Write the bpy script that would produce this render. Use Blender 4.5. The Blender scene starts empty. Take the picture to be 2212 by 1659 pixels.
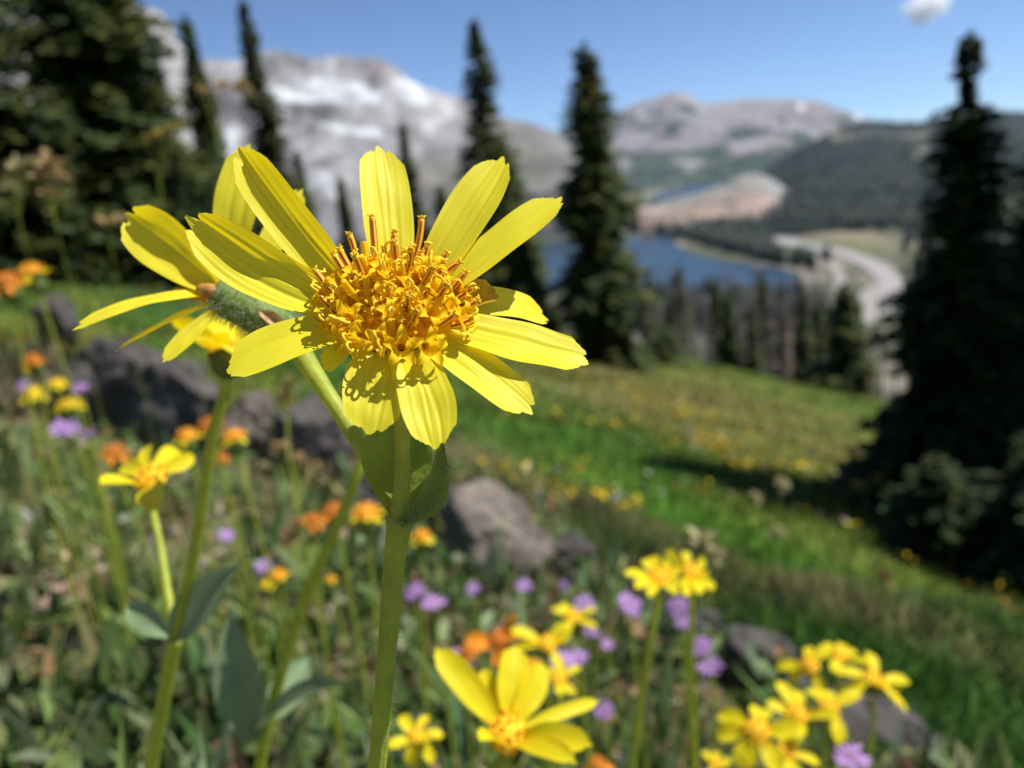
import bpy, math, random
import numpy as np
from mathutils import Vector, Matrix

SC = bpy.context.scene
# ------------------------------------------------------------------ camera
W0, H0, FPX = 2212.0, 1659.0, 1736.0
PITCH, ROLL = math.radians(14.5), math.radians(6.0)
F = np.array([0, math.cos(PITCH), -math.sin(PITCH)])
U0 = np.array([0, math.sin(PITCH), math.cos(PITCH)])
X0 = np.array([1.0, 0, 0])
R = math.cos(ROLL) * X0 - math.sin(ROLL) * U0
U = math.sin(ROLL) * X0 + math.cos(ROLL) * U0
cam_d = bpy.data.cameras.new('camera')
cam = bpy.data.objects.new('camera', cam_d)
SC.collection.objects.link(cam)
SC.camera = cam
cam.matrix_world = Matrix(((R[0], U[0], -F[0], 0), (R[1], U[1], -F[1], 0), (R[2], U[2], -F[2], 0), (0, 0, 0, 1)))
cam_d.sensor_width = 36.0
cam_d.lens = FPX / W0 * 36.0
cam_d.clip_start = 0.002
cam_d.clip_end = 60000
cam_d.dof.use_dof = True
cam_d.dof.focus_distance = 0.0985
cam_d.dof.aperture_fstop = cam_d.lens / 1.5
cam_d.dof.aperture_blades = 0

# ------------------------------------------------------------------ light
S = np.array([0.53, 0.03, 0.83]); S /= np.linalg.norm(S)
world = bpy.data.worlds.new('World'); SC.world = world
world.use_nodes = True
nt = world.node_tree
sky = nt.nodes.new('ShaderNodeTexSky')
sky.sky_type = 'NISHITA'; sky.sun_disc = False
sky.sun_elevation = math.asin(S[2]); sky.sun_rotation = math.atan2(S[0], S[1])
sky.altitude = 4000; sky.air_density = 0.8; sky.dust_density = 0.0; sky.ozone_density = 2.5
bg = nt.nodes['Background']; bg.inputs['Strength'].default_value = 0.085
tint = nt.nodes.new('ShaderNodeMix'); tint.data_type = 'RGBA'; tint.blend_type = 'MULTIPLY'; tint.inputs[0].default_value = 1
tint.inputs[7].default_value = (.84, 1.0, 1.12, 1)
nt.links.new(sky.outputs[0], tint.inputs[6]); nt.links.new(tint.outputs[2], bg.inputs[0])
sun_d = bpy.data.lights.new('sun', 'SUN'); sun_d.energy = 4.6; sun_d.angle = math.radians(0.5)
sun_d.color = (1.0, 0.96, 0.89)
sun = bpy.data.objects.new('sun', sun_d); SC.collection.objects.link(sun)
sun.rotation_euler = Vector(S).to_track_quat('Z', 'Y').to_euler()
SC.view_settings.view_transform = 'Standard'
SC.view_settings.look = 'None'
SC.view_settings.exposure = 0.62
SC.view_settings.gamma = 1.0
SC.cycles.use_denoising = True
SC.cycles.max_bounces = 8
SC.cycles.transparent_max_bounces = 8
SC.cycles.caustics_reflective = False
SC.cycles.caustics_refractive = False
SC.cycles.sample_clamp_indirect = 6

rnd = random.Random(7)
rs = np.random.RandomState(11)
UP = np.array([0, 0, 1.0])

# ------------------------------------------------------------------ helpers
def nrm(v):
    v = np.asarray(v, float)
    return v / (np.linalg.norm(v, axis=-1, keepdims=True) + 1e-12)

def ray(px, py):
    px = np.asarray(px, float); py = np.asarray(py, float)
    return F + ((px - W0 / 2) / FPX)[..., None] * R + ((H0 / 2 - py) / FPX)[..., None] * U

def P(px, py, d):
    return ray(px, py) * np.asarray(d, float)[..., None]

def proj(v):
    v = np.asarray(v, float)
    z = v @ F
    z = np.where(np.abs(z) < 1e-6, 1e-6, z)
    return W0 / 2 + FPX * (v @ R) / z, H0 / 2 - FPX * (v @ U) / z, z

def _h(ix, iy, iz, seed):
    n = (ix.astype(np.int64) * 374761393 + iy.astype(np.int64) * 668265263 + iz.astype(np.int64) * 2147483647 + seed * 974634777) & 0xffffffff
    n = ((n ^ (n >> 13)) * 1274126177) & 0xffffffff
    n = ((n ^ (n >> 16)) * 2246822519) & 0xffffffff
    return ((n ^ (n >> 15)) & 0xffff) / 65535.0

def vnoise(p, seed=0):
    p = np.asarray(p, float)
    i = np.floor(p).astype(np.int64); f = p - i
    f = f * f * (3 - 2 * f)
    o = 0
    for a in (0, 1):
        for b in (0, 1):
            for c in (0, 1):
                w = (f[..., 0] if a else 1 - f[..., 0]) * (f[..., 1] if b else 1 - f[..., 1]) * (f[..., 2] if c else 1 - f[..., 2])
                o = o + w * _h(i[..., 0] + a, i[..., 1] + b, i[..., 2] + c, seed)
    return o * 2 - 1

def fbm(p, octv=4, seed=0, gain=0.5):
    p = np.asarray(p, float); o = 0; a = 1.0
    for k in range(octv):
        o = o + a * vnoise(p * 2 ** k + k * 17.3, seed + k); a *= gain
    return o

def sstep(a, b, x):
    t = np.clip((x - a) / (b - a), 0, 1)
    return t * t * (3 - 2 * t)

def link(o, parent=None):
    SC.collection.objects.link(o)
    if parent is not None:
        o.parent = parent
    return o

def tag(o, label=None, cat=None, group=None, kind=None):
    if label: o['label'] = label
    if cat: o['category'] = cat
    if group: o['group'] = group
    if kind: o['kind'] = kind
    return o

def empty(name, loc, label=None, cat=None, group=None, parent=None):
    o = bpy.data.objects.new(name, None)
    o.empty_display_size = 0.01
    link(o, parent); o.location = tuple(loc)
    return tag(o, label, cat, group)

def mesh_obj(name, verts, faces, mat, parent=None, smooth=True, attrs=None, cols=None):
    """faces: list of tuples, or list of int arrays (N,k)"""
    me = bpy.data.meshes.new(name)
    verts = np.asarray(verts, np.float32)
    if isinstance(faces, np.ndarray): faces = [faces]
    if len(faces) and isinstance(faces[0], np.ndarray):
        loops = np.concatenate([f.ravel() for f in faces]).astype(np.int32)
        tot = np.concatenate([np.full(len(f), f.shape[1], np.int32) for f in faces])
    else:
        loops = np.array([i for f in faces for i in f], np.int32)
        tot = np.array([len(f) for f in faces], np.int32)
    start = np.concatenate([[0], np.cumsum(tot)[:-1]]).astype(np.int32)
    me.vertices.add(len(verts)); me.vertices.foreach_set('co', verts.ravel())
    me.loops.add(len(loops)); me.loops.foreach_set('vertex_index', loops)
    me.polygons.add(len(tot)); me.polygons.foreach_set('loop_start', start); me.polygons.foreach_set('loop_total', tot)
    me.update(calc_edges=True)
    if smooth: me.polygons.foreach_set('use_smooth', np.ones(len(tot), bool))
    if attrs is not None:
        a = me.attributes.new('pv', 'FLOAT_VECTOR', 'POINT'); a.data.foreach_set('vector', np.asarray(attrs, np.float32).ravel())
    if cols is not None:
        c = np.asarray(cols, np.float32)
        if c.shape[1] == 3: c = np.hstack([c, np.ones((len(c), 1), np.float32)])
        a = me.attributes.new('Col', 'FLOAT_COLOR', 'POINT'); a.data.foreach_set('color', c.ravel())
    me.materials.append(mat)
    me.validate()
    o = bpy.data.objects.new(name, me)
    return link(o, parent)

class MB:
    def __init__(s): s.v = []; s.f = []; s.n = 0; s.a = []; s.c = []
    def add(s, v, f, a=None, c=None):
        v = np.asarray(v, float).reshape(-1, 3)
        s.v.append(v); s.f += [tuple(i + s.n for i in q) for q in f]
        s.a.append(np.zeros_like(v) if a is None else np.asarray(a, float))
        s.c.append(np.ones_like(v) * (np.array([.5, .5, .5]) if c is None else np.asarray(c, float)))
        s.n += len(v)
    def build(s, name, mat, parent=None, off=(0, 0, 0), smooth=True):
        return mesh_obj(name, np.vstack(s.v) - np.asarray(off), s.f, mat, parent, smooth, np.vstack(s.a), np.vstack(s.c))

def grid_faces(nu, nv, wrap=False):
    f = []
    for i in range(nu - 1):
        for j in range(nv if wrap else nv - 1):
            k = (j + 1) % nv
            f.append((i * nv + j, i * nv + k, (i + 1) * nv + k, (i + 1) * nv + j))
    return f

def catmull(pts, n):
    pts = np.asarray(pts, float)
    h = np.linalg.norm(np.diff(pts, axis=0), axis=1) + 1e-9
    u = np.concatenate([[0], np.cumsum(h)])
    dl = np.diff(pts, axis=0) / h[:, None]
    m = np.empty_like(pts); m[0] = dl[0]; m[-1] = dl[-1]
    if len(pts) > 2:
        w = (h[1:] / (h[:-1] + h[1:]))[:, None]
        m[1:-1] = dl[:-1] * w + dl[1:] * (1 - w)
    # keep the parameter of the samples tied to the given points
    q = np.linspace(0, len(pts) - 1, n); k = np.minimum(q.astype(int), len(pts) - 2); t = (q - k)[:, None]
    hh = h[k][:, None]
    return (2 * t ** 3 - 3 * t ** 2 + 1) * pts[k] + (t ** 3 - 2 * t ** 2 + t) * hh * m[k] + (-2 * t ** 3 + 3 * t ** 2) * pts[k + 1] + (t ** 3 - t ** 2) * hh * m[k + 1]

def tube(pts, radii, n=10, steps=None, cap=True, rough=0.0, ribs=0.0):
    """returns v,f,a for a swept tube; a = (angle, along, 0)"""
    pts = np.asarray(pts, float); radii = np.asarray(radii, float)
    if steps:
        r = np.interp(np.linspace(0, len(pts) - 1, steps), np.arange(len(pts)), radii)
        pts = catmull(pts, steps); radii = r
    m = len(pts)
    T = nrm(np.gradient(pts, axis=0))
    ref = np.array([0, 1.0, 0]) if abs(T[0][1]) < .8 else np.array([1.0, 0, 0])
    N = nrm(np.cross(T[0], ref)); V = []; A = []
    for i in range(m):
        N = nrm(N - T[i] * (N @ T[i])); B = np.cross(T[i], N)
        for k in range(n):
            an = 2 * math.pi * k / n
            rr = radii[i] * (1 + rough * math.sin(3 * an + i * .2) + ribs * math.sin(11 * an))
            V.append(pts[i] + rr * (math.cos(an) * N + math.sin(an) * B)); A.append((k / n, i / (m - 1), 0))
    f = grid_faces(m, n, True)
    if cap:
        V.append(pts[0]); V.append(pts[-1]); A += [(0, 0, 0), (0, 1, 0)]
        c0, c1 = m * n, m * n + 1
        for k in range(n):
            f.append((c0, (k + 1) % n, k)); f.append((c1, (m - 1) * n + k, (m - 1) * n + (k + 1) % n))
    return np.array(V), f, np.array(A)

def blade(base, tip, nh, width, bulge=0.0, side=0.0, cup=0.15, furrow=0.0, teeth=0.0, nu=24, nv=13,
          w0=0.3, w1=0.5, peak=0.58, twist=0.0, seed=0, endcurl=0.0, round_=0.14, fold=0.0):
    base = np.asarray(base, float); tip = np.asarray(tip, float)
    ax = tip - base; L = np.linalg.norm(ax); T0 = ax / L
    N0 = nrm(nh - T0 * (np.dot(nh, T0))); Wd = np.cross(T0, N0)
    rr = np.random.RandomState(seed)
    ph = rr.rand(6) * 6.28
    vs = np.linspace(-1, 1, nv); ts = np.linspace(0, 1, nu)
    v, t = np.meshgrid(vs, ts)
    Lv = 1 - round_ * v ** 2 - teeth * (np.exp(-((v - .36) / .12) ** 2) + np.exp(-((v + .3) / .12) ** 2)) + teeth * .3 * np.sin(v * 9 + ph[0]) + teeth * .15 * np.sin(v * 37 + ph[5])
    q = t * Lv
    c = base + ax * q[..., None] + N0 * (bulge * L * 4 * q * (1 - q) + endcurl * L * np.maximum(0, q - .72) ** 2 * 8)[..., None] + Wd * (side * L * 4 * q * (1 - q))[..., None]
    wa = w0 + (1 - w0) * np.sin(np.clip(q / peak, 0, 1) * math.pi / 2) ** 1.1
    wb = w1 + (1 - w1) * np.clip(np.cos(np.clip((q - peak) / (1 - peak), 0, 1) * math.pi / 2), 0, 1) ** .8
    w = np.where(q < peak, wa, wb) * width / 2 * (1 + .03 * np.sin(q * 11 + ph[1]))
    an = (twist * (q - .3))[..., None]
    Wt = Wd * np.cos(an) + N0 * np.sin(an); Nt = N0 * np.cos(an) - Wd * np.sin(an)
    g = 0 * q
    if furrow:
        fa = np.clip(np.sin(math.pi * np.clip(q * 1.0, 0, 1)), 0, 1) ** .5
        o1 = .05 * np.sin(q * 5 + ph[2])
        dp = .7 + .5 * np.sin(q * 6 + ph[4])
        g = -furrow * fa * (np.exp(-((v - .33 - o1) / .10) ** 2) * dp + .9 * np.exp(-((v + .3 - o1) / .085) ** 2) + .5 * np.exp(-((v - .05 + o1) / .05) ** 2) * (1.3 - dp))
        g = g + furrow * fa * (.10 * np.cos(v * 17 + ph[3] + 1.5 * np.sin(4 * q)) + .07 * np.cos(v * 31 + ph[4] + 2 * np.sin(3 * q + 1)))
        g = g + furrow * .6 * np.sin(q * 7 + ph[5]) * v + furrow * .25 * np.sin(q * 17 + ph[0] + 2 * v)
    hgt = cup * width / 2 * v * v + g * width + fold * width * .5 * np.abs(v)
    V = c + Wt * (v * w)[..., None] + Nt * hgt[..., None]
    A = np.stack([v, t, 0 * v + (seed % 17) / 17.], -1)
    return V.reshape(-1, 3), grid_faces(nu, nv), A.reshape(-1, 3)

# ------------------------------------------------------------------ materials
MATS = {}
def mat(name, col=(.5, .5, .5), attr=False, rough=.8, trans=0.0, tcol=None, noise=None, bump=None, spec=.3, sheen=0, vein=None, coords='Object', col2=None):
    if name in MATS: return MATS[name]
    m = bpy.data.materials.new(name); m.use_nodes = True
    n = m.node_tree.nodes; l = m.node_tree.links
    b = n['Principled BSDF']; out = n['Material Output']
    b.inputs['Roughness'].default_value = rough
    b.inputs['Specular IOR Level'].default_value = spec
    if sheen: b.inputs['Sheen Weight'].default_value = sheen
    if attr:
        a = n.new('ShaderNodeAttribute'); a.attribute_name = 'Col'; src = a.outputs['Color']
    else:
        a = n.new('ShaderNodeRGB'); a.outputs[0].default_value = (*col, 1); src = a.outputs[0]
    tc = n.new('ShaderNodeTexCoord')
    if noise:
        sc, am = noise
        tx = n.new('ShaderNodeTexNoise'); tx.inputs['Scale'].default_value = sc; tx.inputs['Detail'].default_value = 5; tx.inputs['Roughness'].default_value = .6
        l.new(tc.outputs[coords], tx.inputs['Vector'])
        mr = n.new('ShaderNodeMapRange'); mr.inputs[1].default_value = .3; mr.inputs[2].default_value = .7
        if col2 is not None:
            mr.inputs[3].default_value = 0; mr.inputs[4].default_value = am
            l.new(tx.outputs[0], mr.inputs[0])
            mx = n.new('ShaderNodeMix'); mx.data_type = 'RGBA'; mx.blend_type = 'MIX'
            l.new(mr.outputs[0], mx.inputs[0]); l.new(src, mx.inputs[6]); mx.inputs[7].default_value = (*col2, 1)
            src = mx.outputs[2]
        else:
            mr.inputs[3].default_value = 1 - am; mr.inputs[4].default_value = 1 + am
            l.new(tx.outputs[0], mr.inputs[0])
            mx = n.new('ShaderNodeMix'); mx.data_type = 'RGBA'; mx.blend_type = 'MULTIPLY'; mx.inputs[0].default_value = 1
            l.new(src, mx.inputs[6]); l.new(mr.outputs[0], mx.inputs[7]); src = mx.outputs[2]
    if vein:
        # streaks along the organ, from the stored (across, along) coordinates
        pa = n.new('ShaderNodeAttribute'); pa.attribute_name = 'pv'
        mp = n.new('ShaderNodeMapping'); mp.inputs['Scale'].default_value = (vein[0], vein[1], 9)
        l.new(pa.outputs['Vector'], mp.inputs['Vector'])
        tx = n.new('ShaderNodeTexNoise'); tx.inputs['Scale'].default_value = 1; tx.inputs['Detail'].default_value = 3
        l.new(mp.outputs[0], tx.inputs['Vector'])
        mr = n.new('ShaderNodeMapRange'); mr.inputs[1].default_value = .48; mr.inputs[2].default_value = .72
        mr.inputs[3].default_value = 0; mr.inputs[4].default_value = vein[2]
        l.new(tx.outputs[0], mr.inputs[0])
        mx = n.new('ShaderNodeMix'); mx.data_type = 'RGBA'
        l.new(mr.outputs[0], mx.inputs[0]); l.new(src, mx.inputs[6]); mx.inputs[7].default_value = (*vein[3], 1); src = mx.outputs[2]
    l.new(src, b.inputs['Base Color'])
    if bump:
        tb = n.new('ShaderNodeTexNoise'); tb.inputs['Scale'].default_value = bump[0]; tb.inputs['Detail'].default_value = 6
        l.new(tc.outputs[coords], tb.inputs['Vector'])
        bp = n.new('ShaderNodeBump'); bp.inputs['Strength'].default_value = bump[1]; bp.inputs['Distance'].default_value = bump[2]
        l.new(tb.outputs[0], bp.inputs['Height']); l.new(bp.outputs[0], b.inputs['Normal'])
    if trans:
        tr = n.new('ShaderNodeBsdfTranslucent'); ms = n.new('ShaderNodeMixShader'); ms.inputs[0].default_value = trans
        if tcol is not None:
            mx = n.new('ShaderNodeMix'); mx.data_type = 'RGBA'; mx.blend_type = 'MULTIPLY'; mx.inputs[0].default_value = 1
            l.new(src, mx.inputs[6]); mx.inputs[7].default_value = (*tcol, 1); l.new(mx.outputs[2], tr.inputs[0])
        else: l.new(src, tr.inputs[0])
        l.new(b.outputs[0], ms.inputs[1]); l.new(tr.outputs[0], ms.inputs[2]); l.new(ms.outputs[0], out.inputs[0])
    MATS[name] = m
    return m

M_petal = mat('petal_yellow', (.96, .87, .045), rough=.5, trans=.46, tcol=(1, .84, .12), vein=(5, .9, .30, (.80, .62, .01)), spec=.3)
M_petal_far = mat('petal_yellow_distant', (.93, .80, .02), rough=.5, trans=.45, tcol=(1, .85, .2), vein=(3, 1, .3, (.8, .5, .01)), spec=.2)
M_petal_old = mat('petal_withered', (.62, .38, .03), rough=.6, trans=.4, noise=(900, .3), spec=.2)
M_floret = mat('floret_golden', (.97, .68, .014), rough=.65, trans=.42, noise=(700, .12), spec=.15)
M_floret_tip = mat('style_yellow', (.95, .68, .03), rough=.5, trans=.2, spec=.3)
M_core = mat('disc_core', (.72, .36, .012), rough=.8, noise=(1500, .4))
M_disc_far = mat('disc_orange', (.85, .50, .015), rough=.7, noise=(900, .35), bump=(900, .8, .001))
M_orange = mat('ray_orange', (.85, .30, .015), rough=.6, trans=.3, noise=(300, .3))
M_stem = mat('stem_green', (.50, .56, .07), rough=.5, noise=(260, .18), bump=(900, .5, .0003), spec=.45, trans=.40, vein=(9, 1.2, .5, (.30, .38, .035)))
M_leaf = mat('leaf_green', (.20, .28, .07), rough=.6, trans=.3, noise=(220, .22), bump=(700, .6, .0004), vein=(4, 2, .4, (.22, .30, .12)))
M_leaf_top = mat('leaf_main', (.30, .38, .055), rough=.6, trans=.5, noise=(220, .2), bump=(900, .6, .0004), vein=(5, 1.5, .4, (.22, .31, .05)))
M_leaf_pale = mat('leaf_grey_green', (.21, .29, .15), rough=.6, trans=.22, noise=(60, .2), vein=(3, 2, .5, (.26, .36, .2)))
M_invol = mat('bract_green', (.10, .13, .03), rough=.7, noise=(600, .35), bump=(1500, .8, .0003), trans=.08)
M_hair = mat('plant_hair', (.60, .64, .48), rough=.5, trans=.6)
M_purple = mat('ray_purple', (.46, .27, .60), rough=.6, trans=.3, noise=(200, .2))
M_tan = mat('dry_flower_tan', (.50, .36, .17), rough=.8, trans=.3, noise=(120, .35))
M_cols = mat('vegetation', attr=True, rough=.7, trans=.28, spec=.2)
M_colr = mat('opaque_tinted', attr=True, rough=.9, spec=.15)
M_trunk = mat('bark', (.13, .09, .065), rough=.9, noise=(6, .4), bump=(12, .8, .03))
M_snag = mat('bark_bleached', (.17, .145, .145), rough=.9, noise=(5, .3))
M_needle = mat('needles', attr=True, rough=.65, trans=.15, spec=.3)

# anther tube: dark brown stripes round a golden tube
def anther_mat():
    m = bpy.data.materials.new('anther_striped'); m.use_nodes = True
    n = m.node_tree.nodes; l = m.node_tree.links; b = n['Principled BSDF']; b.inputs['Roughness'].default_value = .5
    a = n.new('ShaderNodeAttribute'); a.attribute_name = 'pv'
    sx = n.new('ShaderNodeSeparateXYZ'); l.new(a.outputs['Vector'], sx.inputs[0])
    mu = n.new('ShaderNodeMath'); mu.operation = 'MULTIPLY'; mu.inputs[1].default_value = 2 * math.pi * 5; l.new(sx.outputs[0], mu.inputs[0])
    si = n.new('ShaderNodeMath'); si.operation = 'SINE'; l.new(mu.outputs[0], si.inputs[0])
    # stripes only below the tip
    ti = n.new('ShaderNodeMapRange'); ti.inputs[1].default_value = .80; ti.inputs[2].default_value = .9; ti.inputs[3].default_value = 0; ti.inputs[4].default_value = -2
    l.new(sx.outputs[1], ti.inputs[0])
    ad = n.new('ShaderNodeMath'); ad.operation = 'ADD'; l.new(si.outputs[0], ad.inputs[0]); l.new(ti.outputs[0], ad.inputs[1])
    mr = n.new('ShaderNodeMapRange'); mr.inputs[1].default_value = .05; mr.inputs[2].default_value = .4; l.new(ad.outputs[0], mr.inputs[0])
    mx = n.new('ShaderNodeMix'); mx.data_type = 'RGBA'; l.new(mr.outputs[0], mx.inputs[0])
    mx.inputs[6].default_value = (.93, .50, .02, 1); mx.inputs[7].default_value = (.36, .085, .008, 1)
    l.new(mx.outputs[2], b.inputs['Base Color'])
    return m
M_anther = anther_mat()

# ------------------------------------------------------------------ ground shape
VZ = -120.0
def ground_z(x, y, detail=True):
    x = np.asarray(x, float); y = np.asarray(y, float)
    yy = np.maximum(y, .25)
    az = np.clip(x / yy, -1.2, 1.2)
    K = -.45 - .28 * x - .20 * y
    Mm = -2.0 - .31 * x - .115 * y
    r0 = np.clip(1.75 - 2.0 * az, 1.15, 3.6)
    s = sstep(r0, r0 + 3.4, y)
    z = K * (1 - s) + Mm * s
    e = y - 31 + .12 * x
    drop = np.where(e > 0, .40 * (np.sqrt(e * e + 64) - 8), 0)
    z = z - drop
    lat = np.abs(x)
    z = np.where(y < 0, -.45 - .28 * x - .1 * y, z)
    # the slope flattens sideways far from the path of the photograph
    z = np.maximum(z, VZ)
    z = np.where((y < 60) & (z > 60), 60 + (z - 60) * .2, z)
    if detail:
        p = np.stack([x, y, np.zeros_like(x)], -1)
        r = np.hypot(x, y)
        z = z + .035 * fbm(p * 1.3, 3, 5) * sstep(.4, 1.5, r) + .12 * fbm(p * .33, 3, 9) * sstep(2.5, 7, r) * sstep(80, 40, r)
        z = z + 2.5 * fbm(p * .012, 3, 21) * sstep(60, 200, r) * sstep(VZ + .1, VZ + 12, z)
    return z

_GH = .3 * 1.012 ** np.arange(450)
def ground_hit(px, py, detail=True):
    r = ray(px, py); q = _GH[:, None] * r
    b = q[:, 2] < ground_z(q[:, 0], q[:, 1], detail)
    k = int(np.argmax(b)) if b.any() else len(_GH) - 1
    return q[k]

def col_lerp(a, b, t): return a * (1 - t[:, None]) + b * t[:, None]

def bank_early(v):
    X, Y, z = proj(v)
    return np.where(z > .2, sstep(60, -60, Y - (1235 + .66 * (X - 1270))) * sstep(1180, 1320, X), 0)

def ground_colour(v):
    """colour of soil and turf patches, by place on the hill"""
    v = np.asarray(v, float)
    px, py, dz = proj(v)
    px = np.where(dz > .05, px, 5000); py = np.where(dz > .05, py, 5000)
    r = np.hypot(v[:, 0], v[:, 1])
    q = v * np.array([1, 1, 0])
    n1 = fbm(q * 3.1, 4, 31); n2 = fbm(q * .55, 4, 41); n3 = fbm(q * 14, 3, 51)
    soil = np.array([.26, .19, .15]); litter = np.array([.16, .125, .07]); turf = np.array([.11, .12, .045])
    c = np.tile(soil, (len(v), 1))
    c = col_lerp(c, np.tile(litter, (len(v), 1)), sstep(-.2, .5, n1))
    c = col_lerp(c, np.tile(turf, (len(v), 1)), sstep(0, .6, n3 * .6 + n2))
    mead = np.tile(np.array([.105, .140, .022]), (len(v), 1))
    mead = col_lerp(mead, np.tile([.040, .105, .012], (len(v), 1)), sstep(-.1, .6, n2))
    mead = col_lerp(mead, np.tile([.125, .105, .035], (len(v), 1)), sstep(.1, .8, n1) * .5)
    f = np.maximum(sstep(2.8, 6.0, r), bank_early(v))
    c = col_lerp(c, mead, f)
    def blob(cx, cy, sx, sy, col, amt, tilt=0.0):
        nonlocal c
        dx = px - cx; dy = py - cy - tilt * dx
        g = np.exp(-(dx / sx) ** 2 - (dy / sy) ** 2) * amt
        g = np.clip(g * (1 + .8 * n2), 0, 1) * np.maximum(sstep(2.0, 3.5, r), bank_early(v))
        c = col_lerp(c, np.tile(col, (len(v), 1)), g)
    blob(1560, 900, 520, 70, [.15, .125, .045], .95, .28)      # dry brown band below the trees
    blob(1150, 900, 330, 60, [.05, .115, .015], .6, .3)
    blob(1300, 1060, 520, 55, [.045, .150, .010], .95, .36)      # lush strip
    blob(1750, 1250, 420, 60, [.045, .125, .012], .85, .36)
    blob(1150, 1060, 260, 60, [.16, .13, .065], .9, .45)
    blob(1650, 1300, 620, 45, [.15, .145, .05], .75, .42)    # stony dry bank
    blob(100, 495, 500, 18, [.24, .13, .02], .8, .04)
    blob(300, 600, 400, 50, [.045, .09, .025], .7, .3)
    c = col_lerp(c, np.tile([.10, .095, .075], (len(v), 1)), sstep(34, 60, v[:, 1]) * .9)
    # valley floor
    far = sstep(150, 400, r)
    nv = fbm(q * .012, 4, 61)
    val = np.tile([.075, .085, .055], (len(v), 1))
    val = col_lerp(val, np.tile([.24, .21, .17], (len(v), 1)), sstep(.15, .75, nv))
    c = col_lerp(c, val, far)
    def vblob(cx, cy, sx, sy, col, amt, tilt=0.0):
        nonlocal c
        dx = px - cx; dy = py - cy - tilt * dx
        g = np.clip(np.exp(-(dx / sx) ** 2 - (dy / sy) ** 2) * amt * (1 + .5 * nv), 0, 1) * (r > 250)
        c = col_lerp(c, np.tile(col, (len(v), 1)), g)
    vblob(1800, 508, 130, 16, [.30, .235, .18], .95, .12)
    vblob(1860, 530, 130, 14, [.13, .14, .07], .9, .12)
    vblob(1500, 680, 200, 60, [.17, .155, .15], .9, 0)
    vblob(1760, 700, 130, 60, [.15, .15, .10], .8, 0)
    vblob(1380, 420, 120, 10, [.22, .21, .15], .7, -.1)
    c = c * (1 + .22 * fbm(q * 5, 3, 77))[:, None]
    return np.clip(c, .01, .9)

def build_ground():
    na, nr = 300, 420
    az = np.concatenate([np.linspace(-math.radians(52), math.radians(52), na), np.linspace(math.radians(56), math.radians(304), 60)])
    rr = np.concatenate([[0.0], np.exp(np.linspace(math.log(.05), math.log(20000), nr))])
    A, RR = np.meshgrid(az, rr)
    x = RR * np.sin(A); y = RR * np.cos(A)
    z = ground_z(x, y)
    v = np.stack([x, y, z], -1).reshape(-1, 3)
    m = len(az); i, j = np.meshgrid(np.arange(len(rr) - 1), np.arange(m), indexing='ij')
    k = (j + 1) % m
    f = np.stack([i * m + j, (i + 1) * m + j, (i + 1) * m + k, i * m + k], -1).reshape(-1, 4)
    mt = mat('turf_and_soil', attr=True, rough=.95, noise=(9, .35), bump=(40, .7, .02), spec=.1)
    tag(mesh_obj('ground', v, f, mt, cols=ground_colour(v)), kind='structure')
build_ground()

# ------------------------------------------------------------------ valley: water, roads
def plane_pt(px, py, z):
    r = ray(px, py); return r * (z / r[2])

def flat_poly(name, pts, z, m, kind='structure'):
    pts = catmull(np.array(pts + [pts[0]], float), len(pts) * 6)[:-1]
    w = np.array([plane_pt(a, b, z) for a, b in pts])
    c = w.mean(0)
    me = mesh_obj(name, w, [tuple(range(len(w)))], m, smooth=False)
    return tag(me, kind=kind)
M_water = mat('lake_water', (.012, .036, .060), rough=.3, spec=.4, noise=(.012, .45), bump=(.3, .15, .4))
flat_poly('water', [(1130, 545), (1190, 520), (1300, 520), (1372, 512), (1415, 500), (1440, 504), (1462, 530), (1530, 558), (1640, 573), (1700, 582), (1730, 596), (1722, 616), (1660, 630), (1500, 630), (1300, 620), (1150, 606)], VZ + 1.0, M_water)
flat_poly('water', [(1400, 432), (1425, 417), (1470, 405), (1530, 391), (1575, 388), (1570, 402), (1500, 420), (1430, 436)], VZ + 1.0, M_water)

def ribbon(name, pts, wpx, z, m):
    pts = catmull(np.array(pts, float), len(pts) * 8)
    w = np.interp(np.linspace(0, 1, len(pts)), np.linspace(0, 1, len(wpx)), wpx)
    wp = np.array([plane_pt(a, b, z) for a, b in pts])
    T = nrm(np.gradient(wp, axis=0)); Nn = np.cross(T, UP)
    v = np.empty((len(pts), 2, 3)); v[:, 0] = wp - Nn * w[:, None] / 2; v[:, 1] = wp + Nn * w[:, None] / 2
    return tag(mesh_obj(name, v.reshape(-1, 3), grid_faces(len(pts), 2), m, smooth=False), kind='structure')
M_road = mat('road_surface', (.29, .275, .27), rough=.9, noise=(.1, .2))
M_gravel = mat('gravel_bed', (.27, .255, .23), rough=.95, noise=(.1, .2))
ribbon('road', [(1830, 458), (1747, 468), (1665, 484), (1650, 500), (1700, 521), (1762, 533), (1840, 552), (1893, 578), (1922, 606), (1938, 650), (1945, 690)], [13, 33, 42, 36, 28, 22, 21, 19, 17, 12], VZ + 1.4, M_road)
ribbon('path', [(1770, 556), (1795, 573), (1815, 598), (1812, 630), (1800, 670), (1796, 700)], [5, 9, 10, 9, 8], VZ + 1.2, M_gravel)
ribbon('shoulder', [(1900, 610), (1880, 640), (1885, 680), (1892, 700)], [8, 20, 20, 10], VZ + 1.1, M_gravel)

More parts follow.
